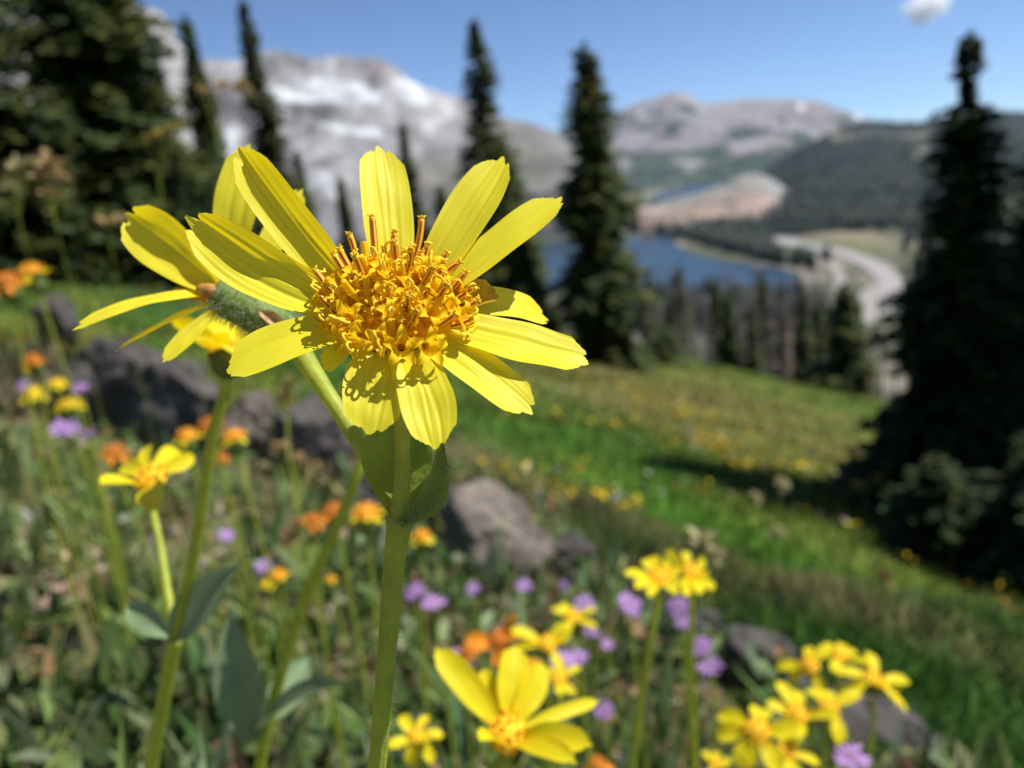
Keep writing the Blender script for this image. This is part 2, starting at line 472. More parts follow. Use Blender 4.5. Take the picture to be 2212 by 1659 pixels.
# ------------------------------------------------------------------ mountains
class Relief:
    def __init__(s, sky, base, d0, d1, amp, nscale, seed, pw=1.0, bulge=0.0):
        s.sky = np.array(sky, float); s.base = np.array(base, float); s.d0, s.d1 = d0, d1
        s.amp, s.ns, s.seed, s.pw, s.bulge = amp, nscale, seed, pw, bulge
    def at(s, px, t):
        px = np.asarray(px, float); t = np.asarray(t, float)
        ys = np.interp(px, s.sky[:, 0], s.sky[:, 1]); yb = np.interp(px, s.base[:, 0], s.base[:, 1])
        tt = np.clip(t, 0, 1)
        py = yb + (ys - yb) * tt ** s.pw
        d = s.d0 + (s.d1 - s.d0) * tt
        v = P(px, py, d)
        over = np.clip(t - 1, 0, 9)
        v = v * (1 + over * .35)[..., None]
        v[..., 2] -= over * (s.d1 * .10)
        n = fbm(v / s.ns, 5, s.seed, .55)
        ridged = 1 - 2 * np.abs(fbm(v / (s.ns * 1.6) + 7, 4, s.seed + 3))
        a = s.amp * (.25 + .75 * np.sin(np.pi * np.clip(tt * .85, 0, 1)))
        v[..., 2] += a * (n * .7 + .5 * ridged - .3)
        v[..., 1] += a * n * .6
        return v
    def build(s, name, m, colf, nc=200, nr=90):
        px = np.linspace(s.sky[0, 0], s.sky[-1, 0], nc)
        t = np.concatenate([np.linspace(0, 1, nr), np.linspace(1.05, 2, 8)])
        T, PX = np.meshgrid(t, px, indexing='ij')
        v = s.at(PX, T)
        low = v[0].copy(); low[:, 2] = np.minimum(low[:, 2], VZ) - 20
        v = np.concatenate([low[None], v], 0); T2 = np.concatenate([T[:1], T], 0); PX2 = np.concatenate([PX[:1], PX], 0)
        vv = v.reshape(-1, 3)
        c = colf(vv, PX2.ravel(), T2.ravel())
        i, j = np.meshgrid(np.arange(v.shape[0] - 1), np.arange(nc - 1), indexing='ij')
        f = np.stack([i * nc + j, i * nc + j + 1, (i + 1) * nc + j + 1, (i + 1) * nc + j], -1).reshape(-1, 4)
        return tag(mesh_obj(name, vv, f, m, cols=c), kind='structure')

def gb(px, py, cx, cy, sx, sy, tilt=0.0):
    dx = px - cx; dy = py - cy - tilt * dx
    return np.exp(-(dx / sx) ** 2 - (dy / sy) ** 2)

M_rock = mat('granite', attr=True, rough=.9, noise=(.02, .2), bump=(.05, .9, 8), spec=.15)
snow = np.array([.54, .55, .575])
# left: the pale granite massif with snow fields
massif = Relief([(380, 170), (440, 112), (520, 118), (600, 116), (680, 124), (760, 128), (830, 146), (900, 166), (960, 186), (1030, 212), (1100, 232), (1150, 240), (1180, 262), (1215, 290), (1250, 330), (1290, 380), (1330, 425)],
                [(380, 560), (700, 540), (1000, 480), (1200, 440), (1330, 432)], 1500, 3000, 100, 380, 3)
def massif_col(v, px, t):
    X, Y, _ = proj(v)
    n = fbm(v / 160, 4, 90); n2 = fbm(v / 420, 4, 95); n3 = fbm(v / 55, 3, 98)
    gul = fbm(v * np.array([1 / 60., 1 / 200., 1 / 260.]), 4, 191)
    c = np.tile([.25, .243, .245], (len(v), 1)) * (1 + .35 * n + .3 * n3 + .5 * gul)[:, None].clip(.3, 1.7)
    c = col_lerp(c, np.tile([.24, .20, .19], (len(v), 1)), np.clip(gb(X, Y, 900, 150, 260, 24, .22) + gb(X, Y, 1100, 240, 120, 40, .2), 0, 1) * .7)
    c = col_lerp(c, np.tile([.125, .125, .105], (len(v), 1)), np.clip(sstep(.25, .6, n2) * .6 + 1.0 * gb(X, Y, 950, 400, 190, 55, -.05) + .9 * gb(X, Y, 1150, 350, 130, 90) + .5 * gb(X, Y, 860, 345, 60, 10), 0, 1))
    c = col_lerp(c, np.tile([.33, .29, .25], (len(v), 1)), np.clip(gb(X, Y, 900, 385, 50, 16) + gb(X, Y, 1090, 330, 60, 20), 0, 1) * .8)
    sn = gb(X, Y, 650, 208, 110, 20, .12) + .9 * gb(X, Y, 720, 182, 70, 14, .1) + 1.0 * gb(X, Y, 893, 200, 42, 24, .45) + .8 * gb(X, Y, 800, 205, 26, 24, .5) + .55 * gb(X, Y, 700, 270, 150, 12, .25) + .6 * gb(X, Y, 940, 262, 60, 9, -.2) \
        + .9 * gb(X, Y, 490, 320, 34, 60, 0) + .9 * gb(X, Y, 700, 400, 55, 40, .2) + .7 * gb(X, Y, 640, 330, 50, 22, .2) + .55 * gb(X, Y, 820, 285, 110, 9, .12) + .5 * gb(X, Y, 820, 160, 60, 8, .3)
    sn = sstep(.46, .72, sn + .30 * n3 + .22 * n + .22 * gul) * .93
    return np.clip(col_lerp(c, np.tile(snow, (len(v), 1)), sn), .02, .92)
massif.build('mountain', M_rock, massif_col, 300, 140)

# far left: nearer cliff behind the spruces
cliff = Relief([(-500, -260), (-200, -160), (-60, -60), (40, -40), (150, 0), (240, 20), (300, 16), (340, 22), (372, 62), (395, 100), (430, 190), (470, 300), (520, 420)],
               [(-500, 560), (0, 520), (520, 500)], 420, 640, 16, 90, 13)
def cliff_col(v, px, t):
    n = fbm(v / 40, 4, 110); n2 = fbm(v / 12, 3, 115)
    c = np.tile([.30, .29, .285], (len(v), 1)) * (1 + .3 * n)[:, None]
    return np.clip(col_lerp(c, np.tile([.12, .13, .09], (len(v), 1)), sstep(.2, .5, n2 * .5 + .6 - t * .9)), .02, .9)
cliff.build('cliff', M_rock, cliff_col, 140, 80)

# right: the far pinkish ridge
ridge = Relief([(1150, 290), (1250, 270), (1330, 246), (1380, 222), (1430, 200), (1462, 190), (1490, 198), (1530, 216), (1600, 213), (1680, 212), (1760, 221), (1830, 240), (1880, 252), (1960, 268), (2080, 280)],
               [(1150, 440), (1500, 405), (2080, 370)], 3300, 7200, 130, 900, 23)
def ridge_col(v, px, t):
    X, Y, _ = proj(v)
    n = fbm(v / 420, 4, 120); n2 = fbm(v / 200, 4, 125)
    c = np.tile([.225, .205, .21], (len(v), 1)) * (1 + .25 * n)[:, None]
    forest = sstep(-.2, .2, n2 * 1.5 + .55 * (Y - 300) / 45 - .05 - .7 * gb(X, Y, 1500, 310, 40, 14) - .8 * gb(X, Y, 1640, 320, 60, 10) - 1 * gb(X, Y, 1790, 290, 40, 14, .3))
    c = col_lerp(c, np.tile([.035, .058, .04], (len(v), 1)), forest * .93)
    sn = sstep(.4, .7, gb(X, Y, 1730, 232, 10, 12) + gb(X, Y, 1858, 250, 16, 9) + .75 * gb(X, Y, 1385, 245, 14, 8) + .2 * n2)
    return np.clip(col_lerp(c, np.tile(snow, (len(v), 1)), sn), .02, .92)
ridge.build('mountain', M_rock, ridge_col, 240, 110)

# right: dark forested hill
hill = Relief([(1600, 400), (1720, 330), (1800, 285), (1870, 268), (1950, 262), (2050, 250), (2150, 240), (2260, 236), (2500, 190), (2900, 170)],
              [(1600, 462), (1800, 470), (2212, 470), (2900, 480)], 1100, 2700, 40, 380, 33)
def hill_col(v, px, t):
    X, Y, _ = proj(v)
    n2 = fbm(v / 120, 4, 145)
    c = np.tile([.020, .030, .026], (len(v), 1)) * (1 + .3 * n2)[:, None]
    o = sstep(.40, .75, n2 * .5 + gb(X, Y, 1800, 288, 50, 12, .3) + .9 * gb(X, Y, 2000, 292, 60, 9, -.1) + gb(X, Y, 1990, 330, 18, 14) + .8 * gb(X, Y, 1950, 397, 14, 12) + .6 * gb(X, Y, 1860, 400, 14, 12))
    return np.clip(col_lerp(c, np.tile([.15, .14, .115], (len(v), 1)), o), .01, .9)
hill.build('hill', M_rock, hill_col, 200, 90)

# granite dome between the lakes
dome = Relief([(1380, 446), (1430, 432), (1500, 418), (1560, 398), (1600, 381), (1630, 377), (1660, 384), (1690, 402), (1720, 430), (1760, 465)],
              [(1380, 452), (1450, 474), (1560, 492), (1680, 488), (1760, 470)], 1380, 1750, 9, 120, 43)
def dome_col(v, px, t):
    n = fbm(v / 60, 4, 150); n2 = fbm(v / 30, 3, 155)
    c = np.tile([.30, .225, .19], (len(v), 1)) * (1 + .25 * n)[:, None]
    c = col_lerp(c, np.tile([.23, .23, .22], (len(v), 1)), sstep(.5, .9, t))
    return np.clip(col_lerp(c, np.tile([.08, .09, .05], (len(v), 1)), sstep(.25, .55, n2) * .7), .01, .9)
dome.build('rock_outcrop', M_rock, dome_col, 120, 50)

# far woods, one mass each: little conifers
def cones(name, pts, hs, label):
    n = len(pts); k = 5
    ang = np.linspace(0, 2 * math.pi, k, endpoint=False)
    V = np.zeros((n, 2 * k + 1, 3)); ph = rs.rand(n) * 6.28
    for a in range(k):
        for lv, (zz, rr) in enumerate(((0.0, .20), (.45, .14))):
            V[:, lv * k + a, 0] = pts[:, 0] + hs * rr * np.cos(ang[a] + ph) * (1 + .3 * rs.randn(n))
            V[:, lv * k + a, 1] = pts[:, 1] + hs * rr * np.sin(ang[a] + ph)
            V[:, lv * k + a, 2] = pts[:, 2] + hs * zz
    V[:, 2 * k] = pts; V[:, 2 * k, 2] += hs
    base = (np.arange(n) * (2 * k + 1))[:, None]
    q = np.concatenate([base + np.array([[a, (a + 1) % k, k + (a + 1) % k, k + a]]) for a in range(k)], 0)
    t = np.concatenate([base + np.array([[k + a, k + (a + 1) % k, 2 * k]]) for a in range(k)], 0)
    c = np.repeat(np.array([[.018, .029, .019]]) * (1 + .5 * rs.randn(n, 1)).clip(.4, 2), 2 * k + 1, 0)
    o = mesh_obj(name, V.reshape(-1, 3), [q, t], M_needle, smooth=False, cols=c)
    tag(o, label, 'wood', None, 'stuff')

def woods():
    # on the hill
    px = rs.uniform(1640, 2700, 5200); t = rs.uniform(0, 1.0, 5200) ** 1.2
    v = hill.at(px, t); cones('woodland', v - UP * 1, rs.uniform(9, 16, len(v)), 'dark conifer wood covering the far hill on the right')
    px = rs.uniform(1200, 1950, 3500); t = rs.uniform(0, .62, 3500)
    v = ridge.at(px, t); k = fbm(v / 200, 4, 125) > .05
    v = v[k]; cones('woodland', v, rs.uniform(14, 24, len(v)), 'patchy conifer wood on the slopes below the far pink ridge')
    # valley floor
    L = []
    for (x0, x1, y0, y1, n) in ((1190, 1430, 425, 505, 500), (1400, 1700, 480, 545, 500), (1455, 1680, 505, 566, 420), (1700, 2060, 455, 500, 350), (1620, 1790, 555, 610, 160), (1000, 1260, 430, 560, 250), (1500, 1800, 420, 470, 150), (1950, 2300, 500, 800, 300), (1330, 1800, 640, 720, 260)):
        a = rs.uniform(x0, x1, n); b = rs.uniform(y0, y1, n)
        yl = b + 0
        for u, w in zip(a, yl):
            L.append(plane_pt(u, w, VZ))
    L = np.array(L)
    X, Y, _ = proj(L)
    # keep the water and the road clear
    wat = ((X > 1120) & (X < 1800) & (Y > 512 + np.clip((X - 1440) * .25, -14, 70)) & (Y < 628)) | ((X > 1390) & (X < 1580) & (Y > 386) & (Y < 436))
    rd = np.zeros(len(L), bool)
    for qx, qy in ((1747, 468), (1665, 484), (1650, 500), (1700, 521), (1762, 533), (1840, 552), (1893, 578), (1922, 606), (1940, 650), (1795, 573), (1815, 598), (1812, 630), (1880, 660), (1800, 660)):
        rd |= (np.abs(X - qx) < 34) & (Y > qy - 6) & (Y < qy + 26)
    L = L[~wat & ~rd]
    cones('woodland', L, rs.uniform(10, 24, len(L)), 'dark conifer wood on the valley floor round the blue lake')
    # green skirts of the massif
    px = rs.uniform(820, 1300, 1500); t = rs.uniform(0, .42, 1500)
    v = massif.at(px, t); X, Y, _ = proj(v); k = (fbm(v / 160, 3, 300) > -.25) & (Y > 330)
    v = v[k]; cones('woodland', v, rs.uniform(9, 15, len(v)), 'dark conifer wood at the foot of the snowy mountain')
woods()

# ------------------------------------------------------------------ cloud
def puff(name, centre, rad, label):
    n = 60; th = np.arccos(1 - 2 * (np.arange(n) + .5) / n)
    nu, nv = 40, 64
    V = []
    for i in range(nu):
        a = math.pi * i / (nu - 1)
        for j in range(nv):
            b = 2 * math.pi * j / nv
            V.append((math.sin(a) * math.cos(b), math.sin(a) * math.sin(b), math.cos(a)))
    V = np.array(V)
    d = 1 + .26 * fbm(V * 1.6 + 3, 5, 77) + .06 * fbm(V * 8, 2, 79)
    V = V * d[:, None] * np.array(rad)
    return tag(mesh_obj(name, V + centre, [q[::-1] for q in grid_faces(nu, nv, True)], mat('cloud_white', (.97, .97, .97), rough=1, trans=.72, spec=0)), label, 'cloud')
def vapour():
    m = bpy.data.materials.new('cloud_vapour'); m.use_nodes = True; n = m.node_tree.nodes; l = m.node_tree.links
    n.remove(n['Principled BSDF']); v = n.new('ShaderNodeVolumePrincipled'); v.inputs['Color'].default_value = (1, 1, 1, 1); v.inputs['Anisotropy'].default_value = .3
    tc = n.new('ShaderNodeTexCoord'); ln = n.new('ShaderNodeVectorMath'); ln.operation = 'LENGTH'; l.new(tc.outputs['Object'], ln.inputs[0])
    tx = n.new('ShaderNodeTexNoise'); tx.inputs['Scale'].default_value = 2.2; tx.inputs['Detail'].default_value = 4; l.new(tc.outputs['Object'], tx.inputs['Vector'])
    a = n.new('ShaderNodeMath'); a.operation = 'MULTIPLY_ADD'; a.inputs[1].default_value = 1.5; l.new(tx.outputs[0], a.inputs[0]); a.inputs[2].default_value = -.75
    b = n.new('ShaderNodeMath'); b.operation = 'SUBTRACT'; l.new(a.outputs[0], b.inputs[0]); l.new(ln.outputs['Value'], b.inputs[1])
    mr = n.new('ShaderNodeMapRange'); mr.inputs[1].default_value = -.85; mr.inputs[2].default_value = -.2; mr.inputs[3].default_value = 0; mr.inputs[4].default_value = .025; l.new(b.outputs[0], mr.inputs[0])
    l.new(mr.outputs[0], v.inputs['Density']); l.new(v.outputs[0], n['Material Output'].inputs['Volume'])
    return m
SC.cycles.volume_bounces = 4
cl = puff('cloud', np.zeros(3), (1.15, 1.15, 1.15), 'small white puffy cloud in the blue sky above the tall right spruce')
cl.data.materials.clear(); cl.data.materials.append(vapour())
cl.location = tuple(P(2000, 16, 9000)); cl.scale = (320, 200, 210)

# ------------------------------------------------------------------ conifers
def conifer(name, h, rad, label, group=None, seed=0, whorl=.24, per=8, nl=.17, sparse=0.0, base_clear=.04, prof=1.0, hue=0, sub=3, lean=0.0, waist=None, cat='tree'):
    rr = np.random.RandomState(seed)
    root = empty(name, (0, 0, 0), label, cat, group)
    tb, tf, ta = tube([(0, 0, -.3), (0, 0, h * .5), (lean, 0, h * .97)], [h * .016 + .02, h * .01 + .01, .008], 8, 12)
    mesh_obj('trunk', tb, tf, M_trunk, root, attrs=ta)
    Pp = []; Dd = []; Ll = []; Cc = []
    z = h * base_clear
    while z < h * .985:
        u = z / h
        rz = rad * (1 - u) ** prof * (.9 + .25 * math.sin(u * 23 + seed)) + rad * .02
        if waist is not None: rz *= float(np.interp(u, [w[0] for w in waist], [w[1] for w in waist]))
        npb = per if u < .85 else max(4, per - 3)
        for b in range(npb):
            if rr.rand() < sparse: continue
            an = rr.rand() * 6.283
            bl = rz * rr.uniform(.65, 1.18)
            up = .55 * u - .1 + rr.uniform(-.12, .12)
            o = np.array([math.cos(an), math.sin(an), 0])
            ns = max(3, int(bl / (nl * .55)))
            m = ns * sub
            q = (np.repeat(np.arange(ns), sub) + .6) / ns
            pos = o[None] * (bl * q)[:, None]; pos[:, 2] += z + bl * (up * q - .42 * q * q + .12 * q ** 4); pos[:, 0] += lean * u
            sd = rr.choice([-1, 1], m) * rr.uniform(.3, 1.25, m)
            d = o[None] * np.cos(sd)[:, None] + np.array([-o[1], o[0], 0])[None] * np.sin(sd)[:, None]; d[:, 2] += rr.uniform(-.45, .35, m)
            Pp.append(pos + rr.normal(0, nl * .18 * (1.1 - .7 * u), (m, 3))); Dd.append(d)
            Ll.append((nl * rr.uniform(.7, 1.5, m) * (1.15 - .5 * q) + .02) * (1.05 - .6 * u))
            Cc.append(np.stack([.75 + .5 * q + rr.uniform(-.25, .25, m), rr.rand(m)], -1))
        z += whorl * rr.uniform(.7, 1.2) * (1 - .35 * u)
    # leader
    for k in range(30):
        zz = h * rr.uniform(.95, 1.0); Pp.append(np.array([[lean, 0, zz]])); Dd.append(nrm([[rr.normal(), rr.normal(), 1.6]])); Ll.append(np.array([nl * .5])); Cc.append(np.array([[.9, rr.rand()]]))
    Pp = np.vstack(Pp); Dd = nrm(np.vstack(Dd)); Ll = np.concatenate(Ll); Cc = np.vstack(Cc)
    n = len(Pp)
    side = nrm(np.cross(Dd, UP + rs.normal(0, .35, (n, 3))))
    upv = np.cross(side, Dd)
    w = Ll * .36
    V = np.empty((n, 5, 3))
    V[:, 0] = Pp
    V[:, 1] = Pp + Dd * (Ll * .45)[:, None] + side * w[:, None] - upv * (w * .35)[:, None]
    V[:, 2] = Pp + Dd * Ll[:, None]
    V[:, 3] = Pp + Dd * (Ll * .45)[:, None] - side * w[:, None] - upv * (w * .35)[:, None]
    V[:, 4] = Pp + Dd * (Ll * .5)[:, None] + upv * (w * .35)[:, None]
    b = (np.arange(n) * 5)[:, None]
    f = np.concatenate([b + np.array([[0, 1, 4]]), b + np.array([[1, 2, 4]]), b + np.array([[2, 3, 4]]), b + np.array([[3, 0, 4]])], 0)
    g0 = np.array([.075, .080, .012]); g1 = np.array([.038, .066, .022]); g2 = np.array([.13, .11, .02])
    cl = fbm(Pp * (4.0 / max(1, h / 6)), 2, seed + 5)
    col = g1 + (g0 - g1) * np.clip(.5 + .9 * cl, 0, 1)[:, None]
    if hue < 0: col = col * np.array([.38, .52, .50])
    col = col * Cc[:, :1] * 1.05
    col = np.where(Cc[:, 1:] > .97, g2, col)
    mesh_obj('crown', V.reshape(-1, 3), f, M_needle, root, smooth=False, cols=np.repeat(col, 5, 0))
    return root

def put(root, px, py, depth, h, rot=0.0, rs_=1.0):
    """stand a tree on the ground so that its top is at that height"""
    top = P(px, py, depth)
    gz = float(ground_z(top[0], top[1]))
    k = (top[2] - gz) / h
    root.location = (top[0], top[1], gz)
    root.scale = (k * rs_, k * rs_, k); root.rotation_euler = (0, 0, rot)
    return k

def copy_tree(o, parent=None):
    c = o.copy(); SC.collection.objects.link(c)
    if parent is not None: c.parent = parent
    for ch in [x for x in ALL_CHILDREN(o)]: copy_tree(ch, c)
    return c
def ALL_CHILDREN(o): return [x for x in list(o.children)]

def tree_h(px, py, depth):
    t = P(px, py, depth); return t[2] - float(ground_z(t[0], t[1]))

# big dark spruce, upper left
h = tree_h(60, -420, 17)
t = conifer('spruce_tree', h, 2.8, 'massive dark spruce filling the upper left corner', 'spruces along the meadow', 1, whorl=.20, per=13, nl=.34, prof=.55, sub=4)
put(t, 60, -420, 17, h)
h = tree_h(205, -150, 19)
t = conifer('spruce_tree', h, 1.5, 'dark spruce joined to the right flank of the massive left spruce', 'spruces along the meadow', 2, whorl=.2, per=11, nl=.3, prof=.6, sub=4)
put(t, 205, -150, 19, h)
h = tree_h(-130, -150, 15)
t = conifer('spruce_tree', h, 1.9, 'dark spruce cut by the left edge of the picture', 'spruces along the meadow', 3, whorl=.22, per=10, nl=.3, prof=.6, sub=4)
put(t, -130, -150, 15, h)
h = tree_h(398, 35, 23)
t = conifer('spruce_tree', h, 1.05, 'narrow spruce in front of the grey cliff, left of the lone pointed one', 'spruces along the meadow', 4, whorl=.18, per=11, nl=.28, prof=.8, sub=4)
put(t, 398, 35, 23, h)
h = tree_h(322, 68, 27)
t = conifer('spruce_tree', h, .8, 'slim pointed spruce against the rounded grey cliff', 'spruces along the meadow', 5, whorl=.25, per=8, nl=.26, prof=.9)
put(t, 322, 68, 27, h)
h = tree_h(522, -6, 24)
t = conifer('spruce_tree', h, 1.4, 'tall spruce with its tip at the top edge, in front of the snowy mountain', 'spruces along the meadow', 6, whorl=.2, per=10, nl=.27, prof=.9, sparse=.06, sub=4)
put(t, 522, -6, 24, h)
h = tree_h(1022, 38, 24)
t = conifer('spruce_tree', h, 2.0, 'ragged spruce with a thin top right behind the upper right petals', 'spruces along the meadow', 7, whorl=.19, per=11, nl=.28, prof=.9, sparse=.04, sub=4, waist=[(0, 1), (.5, 1.0), (.62, .8), (.72, 1.1), (.85, 1.3), (1, 1)])
put(t, 1022, 38, 24, h)
h = tree_h(1262, 96, 21)
t = conifer('spruce_tree', h, 1.35, 'dense dark spruce with a blunt broad top beside the lake', 'spruces along the meadow', 8, whorl=.16, per=13, nl=.27, prof=.42, sub=5, waist=[(0, .9), (.3, 1.05), (.7, .95), (.85, .85), (.96, 1.1), (1, 2.2)])
put(t, 1262, 96, 21, h)
h = tree_h(868, 268, 27)
t = conifer('spruce_tree', h, .95, 'young spruce between the top petal and the upper right petals', 'spruces along the meadow', 9, whorl=.2, per=10, nl=.26, prof=.95, sub=4)
put(t, 868, 268, 27, h)
h = tree_h(733, 385, 29)
t = conifer('spruce_tree', h, .6, 'little spruce below the snow field, left of the top petal', 'spruces along the meadow', 10, whorl=.2, per=10, nl=.26, prof=.95, sub=4)
put(t, 733, 385, 29, h)
h = tree_h(640, 330, 27)
t = conifer('spruce_tree', h, .6, 'little spruce close right of the tall pointed spruce by the mountain', 'spruces along the meadow', 12, whorl=.2, per=10, nl=.26, prof=.95, sub=4)
put(t, 640, 330, 27, h)
h = tree_h(950, 400, 30)
t = conifer('spruce_tree', h, 1.0, 'low bushy spruce at the foot of the ragged centre spruce', 'spruces along the meadow', 13, whorl=.18, per=12, nl=.26, prof=.7, sub=4)
put(t, 950, 400, 30, h)
h = tree_h(1100, 330, 26)
t = conifer('spruce_tree', h, .95, 'short spruce touching the right side of the ragged centre spruce', 'spruces along the meadow', 14, whorl=.18, per=12, nl=.26, prof=.7, sub=4)
put(t, 1100, 330, 26, h)
h = tree_h(1432, 705, 26)
t = conifer('juniper_bush', h, 1.0, 'small round green conifer bush at the meadow edge near the lake', None, 15, whorl=.12, per=12, nl=.16, prof=.45, base_clear=.0, cat='bush')
put(t, 1432, 705, 26, h)
# right spruce: gappy leader
h = tree_h(2097, 66, 8.0)
t = conifer('spruce_tree', h, 1.15, 'tall dark spruce on the right with a gap below its tufted tip', 'spruces along the meadow', 16, whorl=.095, per=12, nl=.135, prof=.80, sub=6, base_clear=.0, sparse=.03,
            waist=[(0, 1.0), (.3, 1.0), (.55, .95), (.72, .85), (.80, 1.0), (.845, 1.6), (.862, 1.7), (.868, .02), (.912, .02), (.915, 1.0), (.95, .9), (1, .9)], hue=-1)
put(t, 2097, 66, 8.0, h)
h = tree_h(2262, 300, 9.5)
t = conifer('spruce_tree', h, 1.35, 'blue green spruce cut by the right edge, behind the tall right spruce', 'spruces along the meadow', 17, whorl=.13, per=12, nl=.15, prof=.6, sub=5, base_clear=.0, hue=-1)
put(t, 2262, 300, 9.5, h)
h = tree_h(2275, 930, 6.9)
t = conifer('spruce_tree', h, .85, 'low bluish spruce at the foot of the tall right spruce', 'spruces along the meadow', 18, whorl=.08, per=15, nl=.10, prof=.55, sub=5, base_clear=.0, hue=-1)
put(t, 2275, 930, 6.9, h)
t = conifer('spruce_tree', 12.6, 1.9, 'tall spruce outside the right edge whose shadow crosses the meadow', 'spruces along the meadow', 19, whorl=.2, per=13, nl=.34, prof=.65, sub=4, base_clear=.0)
t.location = (8.2, 9.4, float(ground_z(8.2, 9.4)))
t = conifer('spruce_tree', 11.5, 1.9, 'second tall spruce, unseen outside the right edge, added to widen the meadow shadow', 'spruces along the meadow', 22, whorl=.2, per=13, nl=.34, prof=.6, sub=4, base_clear=.0)
t.location = (8.6, 8.3, float(ground_z(8.6, 8.3)))  # added out of view to broaden and deepen the shadow on the meadow
h = tree_h(2025, 985, 7.4)
t = conifer('spruce_tree', h, .6, 'short dark spruce tucked against the left foot of the tall right spruce', 'spruces along the meadow', 20, whorl=.08, per=14, nl=.10, prof=.6, sub=5, base_clear=.0, hue=-1)
put(t, 2025, 985, 7.4, h)
h = tree_h(1120, 500, 22)
t = conifer('spruce_tree', h, 1.0, 'low dark spruce whose foot shows right of the withered petal', 'spruces along the meadow', 21, whorl=.16, per=13, nl=.26, prof=.6, sub=5)
put(t, 1120, 500, 22, h)

# the thin trees and grey snags past the meadow
protoA = conifer('fir_tree', 6, .85, 'x', 'thin trees past the meadow edge', 30, whorl=.22, per=9, nl=.28, prof=.7, sparse=.05, sub=4)
def snag(name, h, label, group, seed):
    rr = np.random.RandomState(seed)
    root = empty(name, (0, 0, 0), label, 'dead tree', group)
    v, f, a = tube([(0, 0, -.3), (.04, 0, h * .5), (-.03, .03, h)], [.12, .08, .02], 7, 10)
    mesh_obj('trunk', v, f, M_snag, root, attrs=a)
    mb = MB()
    for k in range(70):
        z = h * rr.uniform(.15, .97); an = rr.rand() * 6.28; L = (1.05 - z / h) * rr.uniform(.4, 1.0) + .15
        o = np.array([math.cos(an), math.sin(an), -.25])
        v, f, a = tube([(0, 0, z), np.array([0, 0, z]) + o * L * .5, np.array([0, 0, z + .1]) + o * L], [.03, .02, .006], 4)
        mb.add(v, f, a)
    mb.build('branches', M_snag, root)
    return root
protoS = snag('dead_tree', 6, 'x', 'grey snags past the meadow edge', 5)
protoR = conifer('fir_tree', 6, .5, 'x', 'thin trees past the meadow edge', 33, whorl=.3, per=6, nl=.24, prof=.7, sparse=.25)
for ch in protoR.children:
    if ch.name.startswith('crown'):
        a = ch.data.attributes['Col']; n = len(ch.data.vertices); arr = np.zeros(n * 4, np.float32); a.data.foreach_get('color', arr)
        arr = arr.reshape(-1, 4); lum = arr[:, :3].mean(1, keepdims=True); arr[:, :3] = lum * np.array([2.4, 1.3, 1.0]); a.data.foreach_set('color', arr.ravel())
thin = [  # px, top py, depth, kind, width factor, label
    (1570, 628, 37, 'A', 1.3, 'dark fir left of the brown dying fir, past the meadow edge'),
    (1622, 655, 37, 'A', 1.0, 'dark slim fir between its taller left neighbour and the brown dying fir'),
    (1690, 640, 36, 'R', 1.5, 'brown dying fir standing past the meadow edge'),
    (1668, 600, 42, 'S', 1, 'grey snag rising behind the brown dying fir'),
    (1822, 615, 40, 'A', 1.9, 'dark broad fir in front of the pale gravel path'),
    (1850, 640, 43, 'A', 1.2, 'dark fir close right of the broad fir by the gravel path'),
    (1790, 690, 43, 'S', 1, 'short snag left of the broad fir by the gravel path'),
    (1888, 690, 41, 'S', 1, 'pale snag right of the firs by the gravel path'),
    (1905, 720, 40, 'S', 1, 'second pale snag right of the firs by the gravel path, nearest the tall right spruce'),
    (1475, 605, 44, 'S', 1, 'grey snag standing before the blue lake, left of the dark firs'),
    (1497, 630, 40, 'S', 1, 'grey snag right beside the snag before the lake'),
    (1520, 660, 42, 'S', 1, 'shorter snag left of the tall dark fir'),
    (1418, 640, 46, 'S', 1, 'leftmost grey snag, above the round green bush'),
    (1447, 610, 45, 'A', .8, 'thin dark fir before the lake, above the round green bush'),
    (1466, 575, 52, 'A', .8, 'thin fir overlapping the water of the lake'),
    (1545, 600, 50, 'A', .8, 'thin fir behind the dark firs, tip against the lake'),
    (1600, 610, 48, 'S', 1, 'snag seen between the two dark firs'),
    (1645, 590, 50, 'A', .9, 'fir tip against the lake behind the grey snags'),
    (1715, 585, 52, 'S', 1, 'tall snag at the far shore end of the lake'),
    (1735, 620, 46, 'A', .8, 'slim fir just right of the brown dying fir'),
    (1400, 590, 55, 'A', .8, 'slim fir between the blunt topped spruce and the lake'),
    (1765, 650, 50, 'A', .9, 'slim fir left of the pale gravel path'),
    (1585, 690, 38, 'S', 1, 'low snag at the foot of the dark fir'),
    (1655, 700, 39, 'S', 1, 'low snag between the slim fir and the brown fir'),
    (1935, 770, 36, 'S', 1, 'stubby snag at the left foot of the tall right spruce'),
]
crowd = [(1385 + 23 * k + rnd.uniform(-8, 8), rnd.uniform(560, 740), rnd.uniform(42, 62)) for k in range(18)]
used = {'A': False, 'S': False, 'R': False}
pr = {'A': protoA, 'S': protoS, 'R': protoR}
for i, (px, py, d, k, wf, lab) in enumerate(thin):
    o = pr[k] if not used[k] else copy_tree(pr[k]); used[k] = True
    put(o, px, py, d, 6.0, i * 1.7, wf); o['label'] = lab

for k, (x, y, d) in enumerate(crowd):
    o = copy_tree(protoS); put(o, x, y, d, 6.0, k * 2.1, 1.15)
    o['label'] = 'thin grey snag, one of many crowded between the lake and the meadow edge'; o['group'] = 'crowd of grey snags below the lake'

